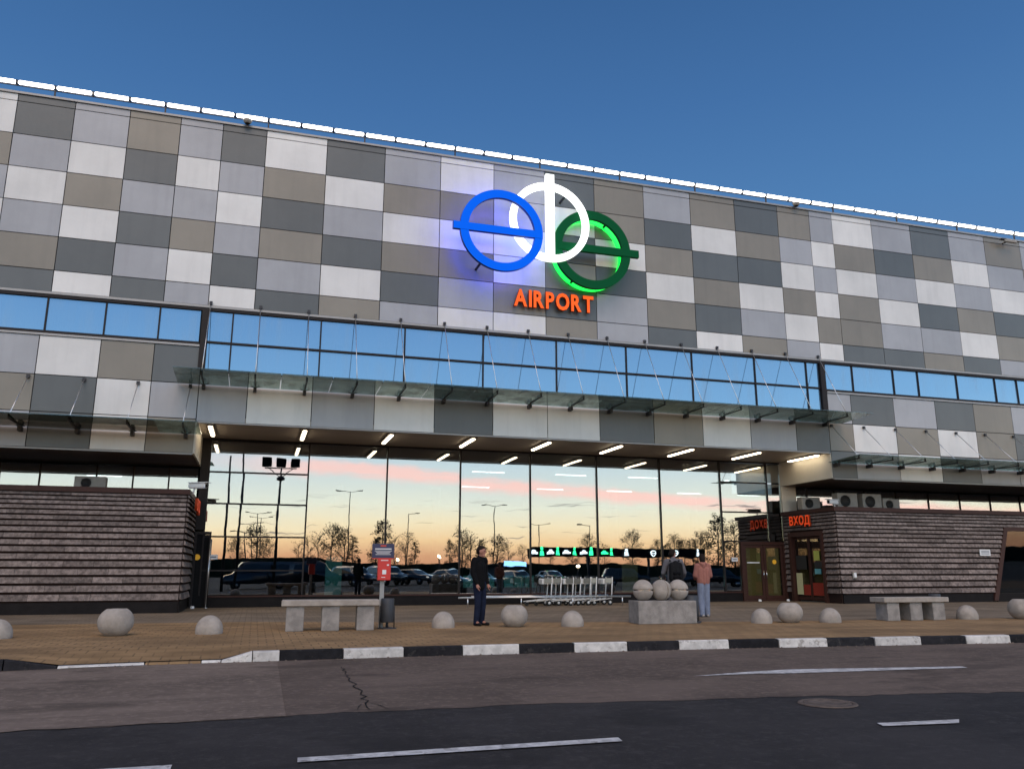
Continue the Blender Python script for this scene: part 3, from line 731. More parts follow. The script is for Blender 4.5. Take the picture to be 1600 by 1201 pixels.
# right pavilion with a slanted window
slant = lambda z: 30.53 + (z - .2) * .335
PR = thing('entrance_pavilion', 'stone-clad entrance pavilion at the right with door and ВХОД sign', 'pavilion', (27, 0, 0), 0, 'stone-clad entrance pavilions')
obj('wall', prism([(-4.27, .02), (3.40, .02), (4.5, 3.12), (14, 3.12), (14, 3.70), (-4.27, 3.70)], .0, .25), 'lap_shadow', PR)
obj('wall', box(-4.26, 14, .26, GY - .06, 3.45, 3.69), 'lap_shadow', PR)
def rx(z): return 41.0 if z > 3.12 else slant(z) - .06
tiles_front(PR, 27, 22.70, rx, -.005, 1.0)
obj('coping', box(-4.42, 14, -.13, GY - .06, 3.70, 3.87), 'brown', PR)
obj('plinth', box(-4.26, 3.40, -.05, -.003, -.02, .34), 'plinth', PR)
# side wall with the doorway, doorway y .95 .. 2.95
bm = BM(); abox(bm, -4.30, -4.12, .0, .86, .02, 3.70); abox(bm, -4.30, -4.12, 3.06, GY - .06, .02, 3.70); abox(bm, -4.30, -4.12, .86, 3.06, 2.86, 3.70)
obj('side_wall', bm, 'lap_shadow', PR)
tiles_side(PR, 27, 22.695, [(.0, .78, 0), (3.10, 3.52, 0), (.78, 3.10, 2.92)], .80, -1)
bm = BM(); abox(bm, -4.42, -4.10, .78, .94, .0, 2.93); abox(bm, -4.42, -4.10, 2.96, 3.12, .0, 2.93); abox(bm, -4.42, -4.10, .94, 2.96, 2.74, 2.93)
obj('door_frame', bm, 'brown', PR)
for a, b in ((.95, 1.94), (1.96, 2.95)):
    dr = obj('door', None or box(-.03, .03, a, a + .07, .08, 2.72), 'brown', PR, (-4.22, 0, 0))
    bm = BM(); abox(bm, -.03, .03, b - .07, b, .08, 2.72); abox(bm, -.03, .03, a + .07, b - .07, .08, .20); abox(bm, -.03, .03, a + .07, b - .07, 2.62, 2.72)
    obj('door_rail', bm, 'brown', dr); obj('pane', box(-.012, .012, a + .07, b - .07, .20, 2.62), 'dglass', dr)
piece_ = lambda n_, m_, y0, y1, z0, z1, xo=-.262: obj(n_, box(xo - .012, xo, y0, y1, z0, z1), m_, PR, (-4.0, 0, 0))
piece_('poster', 'poster_black', 2.15, 2.85, 1.35, 1.95); piece_('poster', 'lime', 1.25, 1.62, 1.72, 2.12); piece_('poster', 'poster_black', 1.05, 1.60, 1.42, 1.70)
piece_('poster', 'cyan', 1.22, 1.62, 1.16, 1.38); piece_('poster', 'redposter', 1.05, 1.82, .28, .80); piece_('poster', 'redposter', 2.0, 2.45, .28, .72); piece_('poster', 'olive', 2.5, 2.9, .3, 1.2)
obj('lobby_wall', box(-2.2, -2.1, .3, GY - .1, .02, 3.4), 'cream', PR); obj('lobby_floor', box(-4.1, -2.2, .3, GY - .1, -.01, .025), 'hallfloor', PR)
l = thing('lobby_lamp', 'dim lamp inside the doorway under the ВХОД sign', 'ceiling light', (23.8, 2.0, 3.40))
M['lobby'] = mat('lobby_lamp_face', (.8, .8, .8), emit=(1.0, .80, .50), es=2.6)
obj('housing', boxmesh(.18, .9, .04, 'trim'), None, l, (0, 0, .025)); obj('tube', boxmesh(.12, .8, .04, 'lobby'), None, l, (0, 0, -.016))
# slanted window of the right pavilion
sf = lambda z, o=0: slant(z) - 27 + o
bm = prism([(sf(.05, -.10), .05), (sf(.05, .12), .05), (sf(3.0, .12), 3.0), (14, 3.0), (14, 3.16), (sf(3.16, -.10), 3.16)], -.10, .06)
obj('window_frame', bm, 'brown', PR)
obj('window_pane', prism([(sf(.35, .125), .35), (14, .35), (14, 2.995), (sf(2.995, .125), 2.995)], -.03, -.005), 'sglass', PR, rot=(.0145, 0, 0))
obj('window_mullion', box(33.9 - 27, 33.98 - 27, -.08, .03, .35, 2.99), 'brown', PR)
obj('plinth', box(3.62, 14, -.06, .02, -.02, .345), 'plinth', PR)
obj('room_wall', box(3.5, 14, 1.8, 1.9, .0, 3.4), 'hallwall', PR)
# signs on the pavilions
t = lettering('entrance_lettering', 'orange-red ВХОД letters on the side of the right pavilion', 'ВХОД', 0, 1.40, 0, 0, .37, .08, 'vhod', 'orange_side', .012)
t.location = (22.50, 2.76, 3.24); t.rotation_euler = (0, 0, -math.pi / 2)
t = lettering('entrance_lettering', 'orange letters seen edge-on on the side of the left pavilion', 'ВХОД', 0, 1.40, 0, 0, .37, .08, 'vhod', 'orange_side', .012)
t.location = (-1.98, .45, 3.24); t.rotation_euler = (0, 0, math.pi / 2)
t = thing('notice_board', 'small white notice on the stone wall near the slanted window', 'sign', (30.15, -.12, 2.06))
obj('plate', boxmesh(.56, .03, .26, 'print'), None, t); 
for z in (.07, .01, -.05): obj('print', boxmesh(.44, .006, .022, 'navy'), None, t, (0, -.019, z))
t = thing('switch_box', 'small pale box low on the right stone wall', 'box', (23.3, -.12, 1.12)); obj('case', boxmesh(.18, .06, .26, 'acwhite', .01), None, t); obj('lid', boxmesh(.12, .02, .17, 'print'), None, t, (0, -.04, 0))
# air conditioners on the pavilion roofs
def aircon(x, y, w, h, label):
    t = thing('air_conditioner', label, 'air conditioner', (x, y, 3.87), 0, 'outdoor air conditioner units on the pavilion roofs')
    obj('casing', boxmesh(w, .36, h, 'acwhite', .015), None, t, (0, 0, h / 2 + .05))
    r = h * .37
    obj('fan_guard', lathe([(r, 0), (r, .03), (r - .03, .03), (r - .03, .008), (0, .008)], 20), 'fan', t, (-w * .12, -.18, h / 2 + .05), (math.pi / 2, 0, 0))
    bm = BM()
    for q in range(5): bm2 = atube(bm, (-r * .95, 0, (q - 2) * r * .36), (r * .95, 0, (q - 2) * r * .36), .006, n=4)
    obj('grille', bm, 'dsteel', t, (-w * .12, -.225, h / 2 + .05))
    for s in (-1, 1): obj('foot', boxmesh(.06, .4, .05, 'dsteel'), None, t, (s * w * .36, 0, .025))
aircon(24.55, 1.6, 1.05, .68, 'air conditioner second from the left on the right pavilion')
aircon(25.85, 1.6, 1.0, .68, 'air conditioner third from the left on the right pavilion')
aircon(26.95, 1.7, .92, .50, 'smallest air conditioner on the right pavilion, at the row end')
aircon(23.35, 2.5, .95, .55, 'air conditioner behind the camera, first of the right row')
aircon(-5.40, 1.6, .95, .42, 'lone air conditioner on the left pavilion roof')
def cctv(x, y, z, rz, label):
    t = thing('security_camera', label, 'camera', (x, y, z), rz)
    bm = box(-.10, .10, -.32, .30, -.08, .09); bmesh.ops.bevel(bm, geom=bm.edges[:], offset=.03, segments=2, affect='EDGES'); obj('camera_body', bm, 'print', t)
    obj('hood', box(-.12, .12, -.42, .30, .095, .12), 'print', t); obj('lens', tube((0, -.33, 0), (0, -.31, 0), .06, n=12), 'black', t)
    bm = tube((0, .1, -.08), (0, .16, -.28), .03); obj('arm', bm, 'print', t)
cctv(-1.98, .35, 4.02, R(60), 'white security camera above the orange letters on the left pavilion corner')
cctv(23.2, .7, 4.12, R(-70), 'white security camera on the roof corner above the ВХОД sign')
# doors in the glass front beside the pavilions
t = thing('glass_door', 'brown double door with olive panes and yellow disc by the right pavilion', 'door', (20.42, GY, 0))
bm = BM(); abox(bm, 0, .12, -.10, .12, .0, 2.55); abox(bm, 2.14, 2.26, -.10, .12, .0, 2.55); abox(bm, .12, 2.14, -.10, .12, 2.42, 2.55); abox(bm, .12, 2.14, -.10, .12, -.01, .05)
obj('frame', bm, 'brown', t)
for x0 in (.13, 1.14):
    bm = BM(); abox(bm, x0, x0 + .12, -.06, .0, .06, 2.41); abox(bm, x0 + .87, x0 + .99, -.06, .0, .06, 2.41); abox(bm, x0 + .12, x0 + .87, -.06, .0, .06, .24); abox(bm, x0 + .12, x0 + .87, -.06, .0, 2.28, 2.41)
    lf = obj('door_leaf', bm, 'brown', t); obj('pane', box(x0 + .12, x0 + .87, -.035, -.02, .24, 2.28), 'dglass', lf)
    obj('handle', tube((x0 + (.93 if x0 < 1 else .06), -.12, .95), (x0 + (.93 if x0 < 1 else .06), -.12, 1.3), .018), 'chrome', lf)
obj('disc', tube((1.66, -.075, 1.68), (1.66, -.062, 1.68), .10, n=20), 'yellow', t); obj('sticker', box(.28, .90, -.07, -.062, 1.62, 1.67), 'print', t)
obj('backing', box(.13, 2.13, .25, .27, .05, 2.4), 'olive', t)
t = thing('glass_door', 'dark glass door with yellow disc tucked behind the left pavilion', 'door', (-2.15, GY, 0))
bm = BM(); abox(bm, 0, .08, -.1, .1, 0, 2.68); abox(bm, .08, .50, -.1, .1, 2.58, 2.68); abox(bm, .50, .56, -.1, .1, 0, 2.68)
obj('frame', bm, 'frame', t); obj('door_leaf', box(.08, .50, -.03, .02, .02, 2.57), 'black', t); obj('disc', tube((.14, -.085, 1.77), (.14, -.06, 1.77), .105, n=20), 'yellow', t)
t = thing('steel_pole', 'thin leaning steel pole standing at the left end of the glass front', 'pole', (-1.58, GY - .28, 0)); obj('shaft', tube((0, 0, 0), (.0, 0, 2.42), .022), 'steel', t); obj('foot', lathe([(.07, 0), (.07, .02), (.03, .03)], 12), 'steel', t)
for xx, lab in ((-1.46, 'small white plate on the glass right of the left door'), (20.1, 'small white plate on the glass left of the double door')):
    t = thing('door_plate', lab, 'sign', (xx, GY - .035, 1.78)); obj('plate', boxmesh(.30, .02, .17, 'print'), None, t); obj('print', boxmesh(.2, .005, .03, 'navy'), None, t, (0, -.013, 0))
for xx, yy, lab in ((-2.0, 3.0, 'small white ground lamp by the left door'), (21.0, 3.2, 'small white ground lamp before the double door'), (22.35, 3.1, 'small white ground lamp at the pavilion corner by the double door')):
    t = thing('ground_lamp', lab, 'lamp', (xx, yy, 0)); obj('case', lathe([(.07, 0), (.07, .05), (.05, .09), (0, .09)], 12), 'print', t)

# ------------------------------------------------------------------ things inside the hall
def fig(bm, x, z, s):                                # a little walking figure
    for i in range(10):
        pass
    c = [bm.verts.new((x + .09 * s * math.cos(a * math.pi / 5), 0, z + .19 * s + .09 * s * math.sin(a * math.pi / 5))) for a in range(10)]; bm.faces.new(c)
    for q in ([(-.09, .08), (.09, .08), (.13, -.2), (-.13, -.2)],): bm.faces.new([bm.verts.new((x + a * s, 0, z + b * s)) for a, b in q])
def caricon(bm, x, z, s):
    bm.faces.new([bm.verts.new((x + a * s, 0, z + b * s)) for a, b in [(-.28, -.12), (.28, -.12), (.28, .02), (.17, .04), (.10, .16), (-.12, .16), (-.2, .04), (-.28, .02)]])
t = thing('notice_stand', 'tall teal board standing just inside the glass', 'board', (3.9, 15.4, .03)); obj('board', boxmesh(.82, .08, 1.95, 'teal'), None, t, (0, 0, 1.0)); obj('foot', boxmesh(.9, .4, .04, 'dsteel'), None, t, (0, 0, .02))
t = thing('notice_stand', 'tall olive board inside the hall under the monitors', 'board', (20.5, 15.2, .03)); obj('board', boxmesh(.95, .08, 2.0, 'olive'), None, t, (0, 0, 1.0)); obj('foot', boxmesh(1.0, .4, .04, 'dsteel'), None, t, (0, 0, .02))
t = thing('check_in_desk', 'low dark check-in desk inside the hall with grey top', 'desk', (17.0, 18.5, .03)); obj('front', boxmesh(5.5, .6, 1.0, 'hallwall'), None, t, (0, 0, .5)); obj('counter_top', boxmesh(5.6, .8, .05, 'trim'), None, t, (0, 0, 1.03))
for xx in (11.2, 13.4): 
    t = thing('waiting_chair_row', 'row of pale seats inside the hall, %s one' % ('left' if xx < 12 else 'right'), 'seats', (xx, 13.5, .03), 0, 'rows of seats in the hall')
    for q in range(3):
        obj('seat', boxmesh(.5, .5, .06, 'teal'), None, t, (q * .58 - .58, 0, .45)); obj('backrest', boxmesh(.5, .05, .55, 'teal'), None, t, (q * .58 - .58, .25, .75))
    obj('beam', boxmesh(1.8, .06, .06, 'dsteel'), None, t, (0, 0, .38)); obj('leg', boxmesh(.06, .5, .36, 'dsteel'), None, t, (-.6, 0, .18)); obj('leg', boxmesh(.06, .5, .36, 'dsteel'), None, t, (.6, 0, .18))
t = thing('wall_screen', 'large grey screen hung high inside the right end of the glass front', 'screen', (22.4, 5.4, 5.35)); obj('panel', boxmesh(2.1, .10, 1.0, 'lit_screen'), None, t); obj('case', boxmesh(2.2, .08, 1.1, 'frame'), None, t, (0, .1, 0))

# ------------------------------------------------------------------ things on the pavement
def bowl(x, y, s, label):
    t = thing('planter_bowl', label, 'planter', (x, y, 0), 0, 'round concrete bowls along the kerb')
    pr = []
    for i in range(17):
        a = R(-58 + i * 6.9); pr.append((.345 * math.cos(a), .27 + .31 * math.sin(a)))
    pr[-1] = (pr[-1][0], pr[-1][1])
    pr = [(0, 0)] + [(pr[0][0] - .01, 0)] + pr + [(pr[-1][0] - .02, pr[-1][1] + .012), (pr[-1][0] - .05, pr[-1][1]), (pr[-1][0] - .06, pr[-1][1] - .06), (0, pr[-1][1] - .06)]
    obj('bowl', lathe([(r * s, z * s) for r, z in pr], 40), 'concrete', t)
    obj('soil', lathe([(pr[-2][0] * s * .99, (pr[-2][1] + .008) * s), (0, (pr[-2][1] + .02) * s)], 24), 'black', t)
bowl(-2.64, -9.62, 1.0, 'round concrete bowl planter before the left stone pavilion')
bowl(5.95, -9.42, .93, 'round concrete bowl planter to the right of the man in black')
bowl(13.15, -9.98, .93, 'round concrete bowl planter between two domes right of the stone balls')
bowl(20.25, -10.45, 1.0, 'round concrete bowl planter at the right edge of the pavement')
def dome(x, y, s, label):
    t = thing('concrete_dome', label, 'bollard', (x, y, 0), 0, 'concrete half balls along the kerb')
    pr = [(.262, 0), (.268, .03)] + [(.268 * math.cos(R(a)), .07 + .295 * math.sin(R(a))) for a in range(0, 86, 8)] + [(0, .366)]
    o = obj('dome', lathe([(r * s, z * s) for r, z in pr], 36), 'concrete', t)
dome(-4.72, -9.75, 1.0, 'concrete half ball cut by the left edge of the picture')
dome(-.83, -9.62, 1.03, 'concrete half ball left of the long bench')
dome(4.28, -9.22, 1.0, 'concrete half ball between the waste bin and the man in black')
dome(7.32, -9.68, 1.0, 'concrete half ball between the bowl and the block with balls')
dome(12.36, -9.90, .98, 'concrete half ball right of the bin behind the stone balls')
dome(14.2, -10.18, 1.0, 'concrete half ball left of the far bench')
dome(18.75, -10.05, 1.02, 'concrete half ball right of the far bench')
def bench(x, y, rz, L, H, label):
    t = thing('concrete_bench', label, 'bench', (x, y, 0), rz, 'concrete benches on the pavement')
    bm = box(-L / 2, L / 2, -.30, .30, H - .13, H); bmesh.ops.bevel(bm, geom=bm.edges[:], offset=.014, segments=1, affect='EDGES'); obj('seat_slab', bm, 'concrete', t)
    for q in (-1, 0, 1):
        bm = box(-.19, .19, -.24, .24, 0, H - .132); bmesh.ops.bevel(bm, geom=bm.edges[:], offset=.012, segments=1, affect='EDGES'); obj('leg', bm, 'concrete2', t, (q * (L / 2 - .30), 0, 0))
bench(1.68, -9.35, R(-3), 2.12, .66, 'long concrete bench left of the red collection box')
bench(16.95, -9.95, R(-3), 2.02, .60, 'concrete bench before the stone wall of the right pavilion')
def bin_(x, y, label):
    t = thing('waste_bin', label, 'bin', (x, y, 0), 0, 'grey cylinder bins')
    obj('drum', lathe([(0, .14), (.145, .14), (.15, .15), (.15, .66), (.142, .67), (.135, .60), (0, .60)], 24), 'bin', t)
    obj('foot', lathe([(.22, 0), (.22, .015), (.05, .03)], 20), 'dsteel', t); obj('stem', tube((0, 0, .02), (0, 0, .16), .03), 'dsteel', t)
    for s in (-1, 1): obj('post', tube((s * .162, 0, .02), (s * .162, 0, .5), .012), 'dsteel', t)
bin_(2.98, -9.15, 'grey cylinder bin under the red collection box')
bin_(10.72, -9.30, 'grey cylinder bin just right of the block with balls')
bin_(10.95, -8.95, 'second grey bin half hidden beside the block with balls')
bin_(18.0, -9.75, 'grey cylinder bin at the right end of the far bench')
# block with three slit balls
t = thing('concrete_block', 'large pale concrete block carrying three balls', 'block', (9.95, -9.20, 0), R(-4))
bm = box(-.78, .78, -.34, .34, 0, .555); bmesh.ops.bevel(bm, geom=bm.edges[:], offset=.012, segments=1, affect='EDGES'); obj('block', bm, 'concrete2', t)
for i, (q, rot, lab) in enumerate(((-.50, (0, 0, 0), 'left concrete ball with a level steel slit on the block'), (0.0, (0, math.pi / 2, 0), 'middle concrete ball with an upright steel slit on the block'), (.46, (0, 0, 0), 'right concrete ball with a level steel slit on the block'))):
    c = Vector((9.95, -9.20, .555 + .255)) + Matrix.Rotation(R(-4), 3, 'Z') @ Vector((q, .02, 0))
    t = thing('concrete_ball', lab, 'ball', c, R(-4), 'slit concrete balls')
    pr = [(0, -.26)] + [(.26 * math.cos(R(a)), .26 * math.sin(R(a))) for a in range(-84, -5, 6)] + [(.25, -.020), (.222, -.018), (.222, .018), (.25, .020)] + [(.26 * math.cos(R(a)), .26 * math.sin(R(a))) for a in range(6, 85, 6)] + [(0, .26)]
    obj('ball', lathe(pr, 40), 'concrete', t, (0, 0, 0), (rot[0], rot[1], .35 if rot[1] else 0))
    obj('slit_band', lathe([(.227, -.016), (.227, .016)], 40), 'chrome', t, (0, 0, 0), (rot[0], rot[1], .35 if rot[1] else 0))
# collection post
t = thing('collection_box', 'red collection box under a navy board on a grey post', 'box', (2.87, -8.92, 0), R(-4))
obj('post', box(-.05, .05, -.03, .03, 0, 1.2), 'trim', t)
obj('box', boxmesh(.30, .20, .50, 'red', .012), None, t, (.03, -.05, 1.32))
bd = obj('board', boxmesh(.52, .03, .33, 'navy', .004), None, t, (0, -.03, 1.745)); obj('board_edge', boxmesh(.52, .034, .022, 'redprint'), None, t, (0, -.03, 1.568))
obj('emblem', boxmesh(.13, .004, .035, 'redprint'), None, bd, (0, -.018, .115))
for w_, z_ in ((.38, .045), (.40, .0), (.34, -.03), (.30, -.058), (.36, -.085)): obj('print', boxmesh(w_, .004, .022 if z_ > .03 else .010, 'print'), None, bd, (0, -.018, z_))
for w_, h_, x_, z_ in ((.17, .018, 0, 1.525), (.05, .03, .08, 1.42), (.09, .10, .0, 1.26), (.09, .014, -.02, 1.14)): obj('print', boxmesh(w_, .004, h_, 'print'), None, t, (.03 + x_, -.153, z_))
# luggage trolleys and their rails
def trolley():
    t = thing('luggage_trolley', 'steel luggage trolley', 'trolley', (0, 0, 0), 0, 'luggage trolleys nested in a row')
    for s in (-1, 1):
        bm = BM(); atube(bm, (-.95, s * .20, .16), (.0, s * .26, .26), .018, n=6); obj('side_rail', bm, 'trolley', t)
        bm = BM(); atube(bm, (.0, s * .26, .22), (.06, s * .26, 1.06), .024, n=8); obj('upright', bm, 'trolley', t)
        w = obj('wheel', lathe([(.04, -.02), (.10, -.022), (.11, -.012), (.11, .012), (.10, .022), (.04, .02)], 16), 'tyre', t, (-.06, s * .25, .11), (math.pi / 2, 0, 0))
        obj('hub', lathe([(0, -.026), (.05, -.026), (.05, .026), (0, .026)], 10), 'trolley', w)
    bm = BM(); atube(bm, (.06, -.28, 1.06), (.06, .28, 1.06), .02, n=8); obj('handle', bm, 'dsteel', t)
    bm = BM()
    for q in range(4): atube(bm, (-.2 - q * .22, -.22, .24 - q * .022), (-.2 - q * .22, .22, .24 - q * .022), .012, n=5)
    obj('deck', bm, 'trolley', t)
    w = obj('wheel', lathe([(.03, -.02), (.08, -.02), (.085, 0), (.08, .02), (.03, .02)], 14), 'tyre', t, (-.88, 0, .09), (math.pi / 2, 0, 0))
    bm = BM(); abox(bm, -.32, .02, -.22, -.21, .82, 1.0); abox(bm, -.32, .02, .21, .22, .82, 1.0); abox(bm, -.33, -.32, -.22, .22, .80, .98); abox(bm, -.32, .02, -.21, .21, .80, .81); obj('basket', bm, 'trolley', t)
    obj('sign_plate', box(-.26, .03, -.30, -.285, .84, 1.02), 'plate', t)
    return t
tr0 = trolley()
tl_ = ['end trolley at the left of the nested row with beige plate', 'second trolley of the nested row', 'third trolley of the nested row', 'fourth trolley of the nested row', 'fifth trolley of the nested row', 'sixth trolley of the nested row, tight against the fifth', 'lone trolley parked apart at the right of the row']
for i, xx in enumerate((10.78, 11.17, 11.63, 11.98, 12.34, 12.64, 13.24)):
    o = tr0 if i == 0 else copytree(tr0)
    o.location = (xx, 1.75 + (.05 if i % 2 else -.03), 0); o.rotation_euler = (0, 0, R((-2, 1, 2, -1, 3, -2, 4)[i])); o['label'] = tl_[i]
def rail(x0, x1, y, label):
    t = thing('trolley_rail', label, 'rail', (x0, y, 0), 0, 'low steel rails for the trolleys')
    bm = BM(); atube(bm, (0, 0, .34), (x1 - x0, 0, .34), .035, n=8); obj('bar', bm, 'steel', t)
    nn = 4
    for q in range(nn): obj('post', tube((.35 + q * (x1 - x0 - .7) / (nn - 1), 0, 0), (.35 + q * (x1 - x0 - .7) / (nn - 1), 0, .33), .024), 'steel', t)
rail(7.1, 13.9, 1.10, 'low steel rail in front of the trolleys, ending at the ball block'); rail(7.9, 13.5, 2.35, 'low steel rail behind the trolleys, nearer the glass')

# ------------------------------------------------------------------ people
def capsules(bm, caps, seg=10):
    for p0, r0, p1, r1 in caps:
        p0, p1 = Vector(p0), Vector(p1)
        if (p1 - p0).length > 1e-4: atube(bm, p0, p1, r0, r1, seg)
        for p, r in ((p0, r0), (p1, r1)):
            bmesh.ops.create_uvsphere(bm, u_segments=seg, v_segments=7, radius=r, matrix=Matrix.Translation(p))
def fused(name, caps, m, parent, voxel=.012, smooth=3, ell=()):
    """capsules and ellipsoids grown together into one skin"""
    bm = BM(); capsules(bm, caps)
    for c, r in ell: bmesh.ops.create_uvsphere(bm, u_segments=14, v_segments=10, radius=1.0, matrix=Matrix.Translation(c) @ Matrix.Diagonal((*r, 1)))
    me = bpy.data.meshes.new(name); bm.to_mesh(me); bm.free()
    ob = bpy.data.objects.new(name, me); COL.objects.link(ob)
    md = ob.modifiers.new('r', 'REMESH'); md.mode = 'VOXEL'; md.voxel_size = voxel; md.use_smooth_shade = True
    sm = ob.modifiers.new('s', 'SMOOTH'); sm.iterations = smooth; sm.factor = .5
    me2 = bpy.data.meshes.new_from_object(ob.evaluated_get(bpy.context.evaluated_depsgraph_get()))
    bpy.data.objects.remove(ob); me2.name = name; me2.materials.clear()
    return obj(name, me2, m, parent)
def person(name, label, loc, rz, H, J, mats, hair, shoe, extra=None, sleeve=1.0, leg=1.0, group=None):
    """J: joints of a 1.8 m figure facing +y"""
    t = thing(name, label, 'person', loc, rz, group); s = H / 1.8; t.scale = (s, s, s)
    V = {k_: Vector(v) for k_, v in J.items() if k_ != 'hem'}
    hd = V['head']; ft = V['face'] ; ft = ft.normalized(); sd = Vector((ft.y, -ft.x, 0))
    body = []
    for q in 'LR':
        body += [(V['hip' + q], .085, V['knee' + q], .055), (V['knee' + q], .055, V['ank' + q], .04), (V['ank' + q], .04, V['toe' + q], .03)]
        body += [(V['sho' + q], .055, V['elb' + q], .042), (V['elb' + q], .042, V['wri' + q], .028)]
        w, h = V['wri' + q], V['hand' + q]; d = (h - w).normalized(); a = d.cross(ft).normalized() if abs(d.dot(ft)) < .95 else sd
        pm = w + d * .075; body.append((w, .027, pm, .034))
        for i, (o_, ln) in enumerate(((-.027, .078), (-.009, .088), (.009, .084), (.027, .064))):
            b0 = pm + a * o_; b1 = b0 + d * ln * .55 + ft * .008; b2 = b1 + d * ln * .42 + ft * .018
            body += [(b0, .0105, b1, .0095), (b1, .0095, b2, .008)]
        th = w + d * .03 + ft * .028; body += [(th, .013, th + d * .045 + ft * .022, .011), (th + d * .045 + ft * .022, .011, th + d * .075 + ft * .024, .009)]
    ch, pl = V['chest'], V['pelv']
    body += [(ch + sd * .07, .10, pl + sd * .05, .10), (ch - sd * .07, .10, pl - sd * .05, .10), (V['shoL'], .06, V['shoR'], .06), (ch, .10, V['neck'], .058), (V['neck'], .056, hd - Vector((0, 0, .06)), .054)]
    up = Vector((0, 0, 1))
    body += [(hd + ft * .095 + up * .012, .013, hd + ft * .112 - up * .022, .016), (hd + ft * .045 - up * .085, .045, hd + ft * .075 - up * .098, .026),
             (hd + sd * .078 - up * .02, .018, hd + sd * .082 + up * .012, .02), (hd - sd * .078 - up * .02, .018, hd - sd * .082 + up * .012, .02),
             (hd + ft * .085 + sd * .03 + up * .032, .014, hd + ft * .085 - sd * .03 + up * .032, .014), (hd + ft * .085 + sd * .018 - up * .055, .012, hd + ft * .085 - sd * .018 - up * .055, .012)]
    fused('body', body, 'skin', t, .0085, 2, ell=[(hd + up * .02, (.082, .10 if abs(ft.y) > .7 else .092, .115))])
    for q in (-1, 1): obj('eye', lathe([(0, -.012), (.010, -.006), (.012, 0), (.010, .006), (0, .012)], 8), 'black', t, hd + ft * .092 + sd * q * .033 + up * .014)
    hr = [(hd - ft * .02 + up * .05, .088, hd - ft * .035 + up * .01, .09)]
    if hair == 'long': hr += [(hd - ft * .05 + up * .0, .085, hd - ft * .06 - up * .17, .07)]
    fused('hair', hr, 'hair', t, .014, 4, ell=[(hd - ft * .008 + up * .062, (.088, .100, .082))])
    jk = []
    for q in 'LR':
        jk += [(V['sho' + q], .085, V['elb' + q], .068 * sleeve), (V['elb' + q], .068 * sleeve, V['wri' + q] + (V['elb' + q] - V['wri' + q]).normalized() * .02, .052 * sleeve)]
    hem = pl + Vector((0, 0, J.get('hem', -.04)))
    jk += [(ch + sd * .085, .125, hem + sd * .075, .120), (ch - sd * .085, .125, hem - sd * .075, .120), (V['shoL'], .085, V['shoR'], .085), (ch + up * .04, .12, V['neck'] - up * .01, .075), (ch, .13, hem, .125)]
    fused(mats[2], jk + (extra(V, ft, sd, up) if extra else []), mats[0], t, .014, 4)
    tr_ = []
    for q in 'LR':
        tr_ += [(V['hip' + q], .105, V['knee' + q], .078 * leg), (V['knee' + q], .078 * leg, V['ank' + q] + Vector((0, 0, -.02)), .066 * leg)]
    tr_ += [(pl + sd * .06, .11, pl - sd * .06, .11)]
    fused('trousers', tr_, mats[1], t, .014, 3)
    for q in 'LR':
        a, b = V['ank' + q], V['toe' + q]; d = (b - a); d.z = 0; d.normalize()
        fused('shoe', [(Vector((a.x, a.y, .045)) - d * .045, .044, Vector((b.x, b.y, .036)) + d * .02, .036), (Vector((a.x, a.y, .06)), .045, Vector((a.x, a.y, .09)), .043)], shoe, t, .012, 2)
    return t
man = dict(head=(0, .04, 1.655), face=(-.35, 1, 0), neck=(0, .0, 1.53), chest=(0, 0, 1.32), pelv=(0, 0, .97), hem=-.10,
    shoL=(-.19, 0, 1.45), elbL=(-.245, -.02, 1.17), wriL=(-.23, .07, .93), handL=(-.22, .11, .76), shoR=(.19, 0, 1.45), elbR=(.25, -.01, 1.17), wriR=(.235, .09, .93), handR=(.22, .13, .77),
    hipL=(-.09, 0, .93), kneeL=(-.10, .03, .50), ankL=(-.09, 0, .09), toeL=(-.10, .16, .03), hipR=(.09, 0, .93), kneeR=(.10, .03, .50), ankR=(.11, -.01, .09), toeR=(.17, .14, .03))
person('person', 'man in black jacket and dark jeans standing before the glass front', (5.27, -8.75, 0), R(-140), 1.90, man, ('jacket', 'jeans', 'jacket'), 'short', 'shoe')
bpm = dict(head=(0, .05, 1.655), face=(.85, .6, 0), neck=(0, .01, 1.53), chest=(0, 0, 1.32), pelv=(0, 0, .97), hem=-.06,
    shoL=(-.19, 0, 1.45), elbL=(-.27, .05, 1.17), wriL=(-.22, .22, 1.04), handL=(-.15, .34, 1.02), shoR=(.19, 0, 1.45), elbR=(.30, .06, 1.18), wriR=(.33, .24, 1.06), handR=(.34, .38, 1.05),
    hipL=(-.09, 0, .93), kneeL=(-.10, .03, .50), ankL=(-.10, -.02, .09), toeL=(-.12, .13, .03), hipR=(.09, 0, .93), kneeR=(.10, .03, .50), ankR=(.10, 0, .09), toeR=(.12, .15, .03))
def hood(V, ft, sd, up): return [(V['neck'] - ft * .07 + up * -.02 + sd * .07, .05, V['neck'] - ft * .07 - up * .02 - sd * .07, .05), (V['neck'] - ft * .09 - up * .06, .06, V['neck'] - ft * .09 - up * .10, .05)]
bp = person('person', 'man in grey hoodie with black backpack seen from behind the stone balls', (11.30, -7.35, 0), R(-12), 1.90, bpm, ('hoodie', 'gtrouser', 'hoodie'), 'short', 'shoe')
s = 1.9 / 1.8
b = thing('backpack', 'black backpack on the back of the man in grey hoodie', 'backpack', (11.30, -7.35, 0), R(-12)); b.scale = (s, s, s)
fused('bag', [((-.10, -.21, 1.36), .085, (-.10, -.22, 1.02), .10), ((.10, -.21, 1.36), .085, (.10, -.22, 1.02), .10), ((0, -.21, 1.40), .09, (0, -.24, 1.02), .11)], 'black', b, .016, 3)
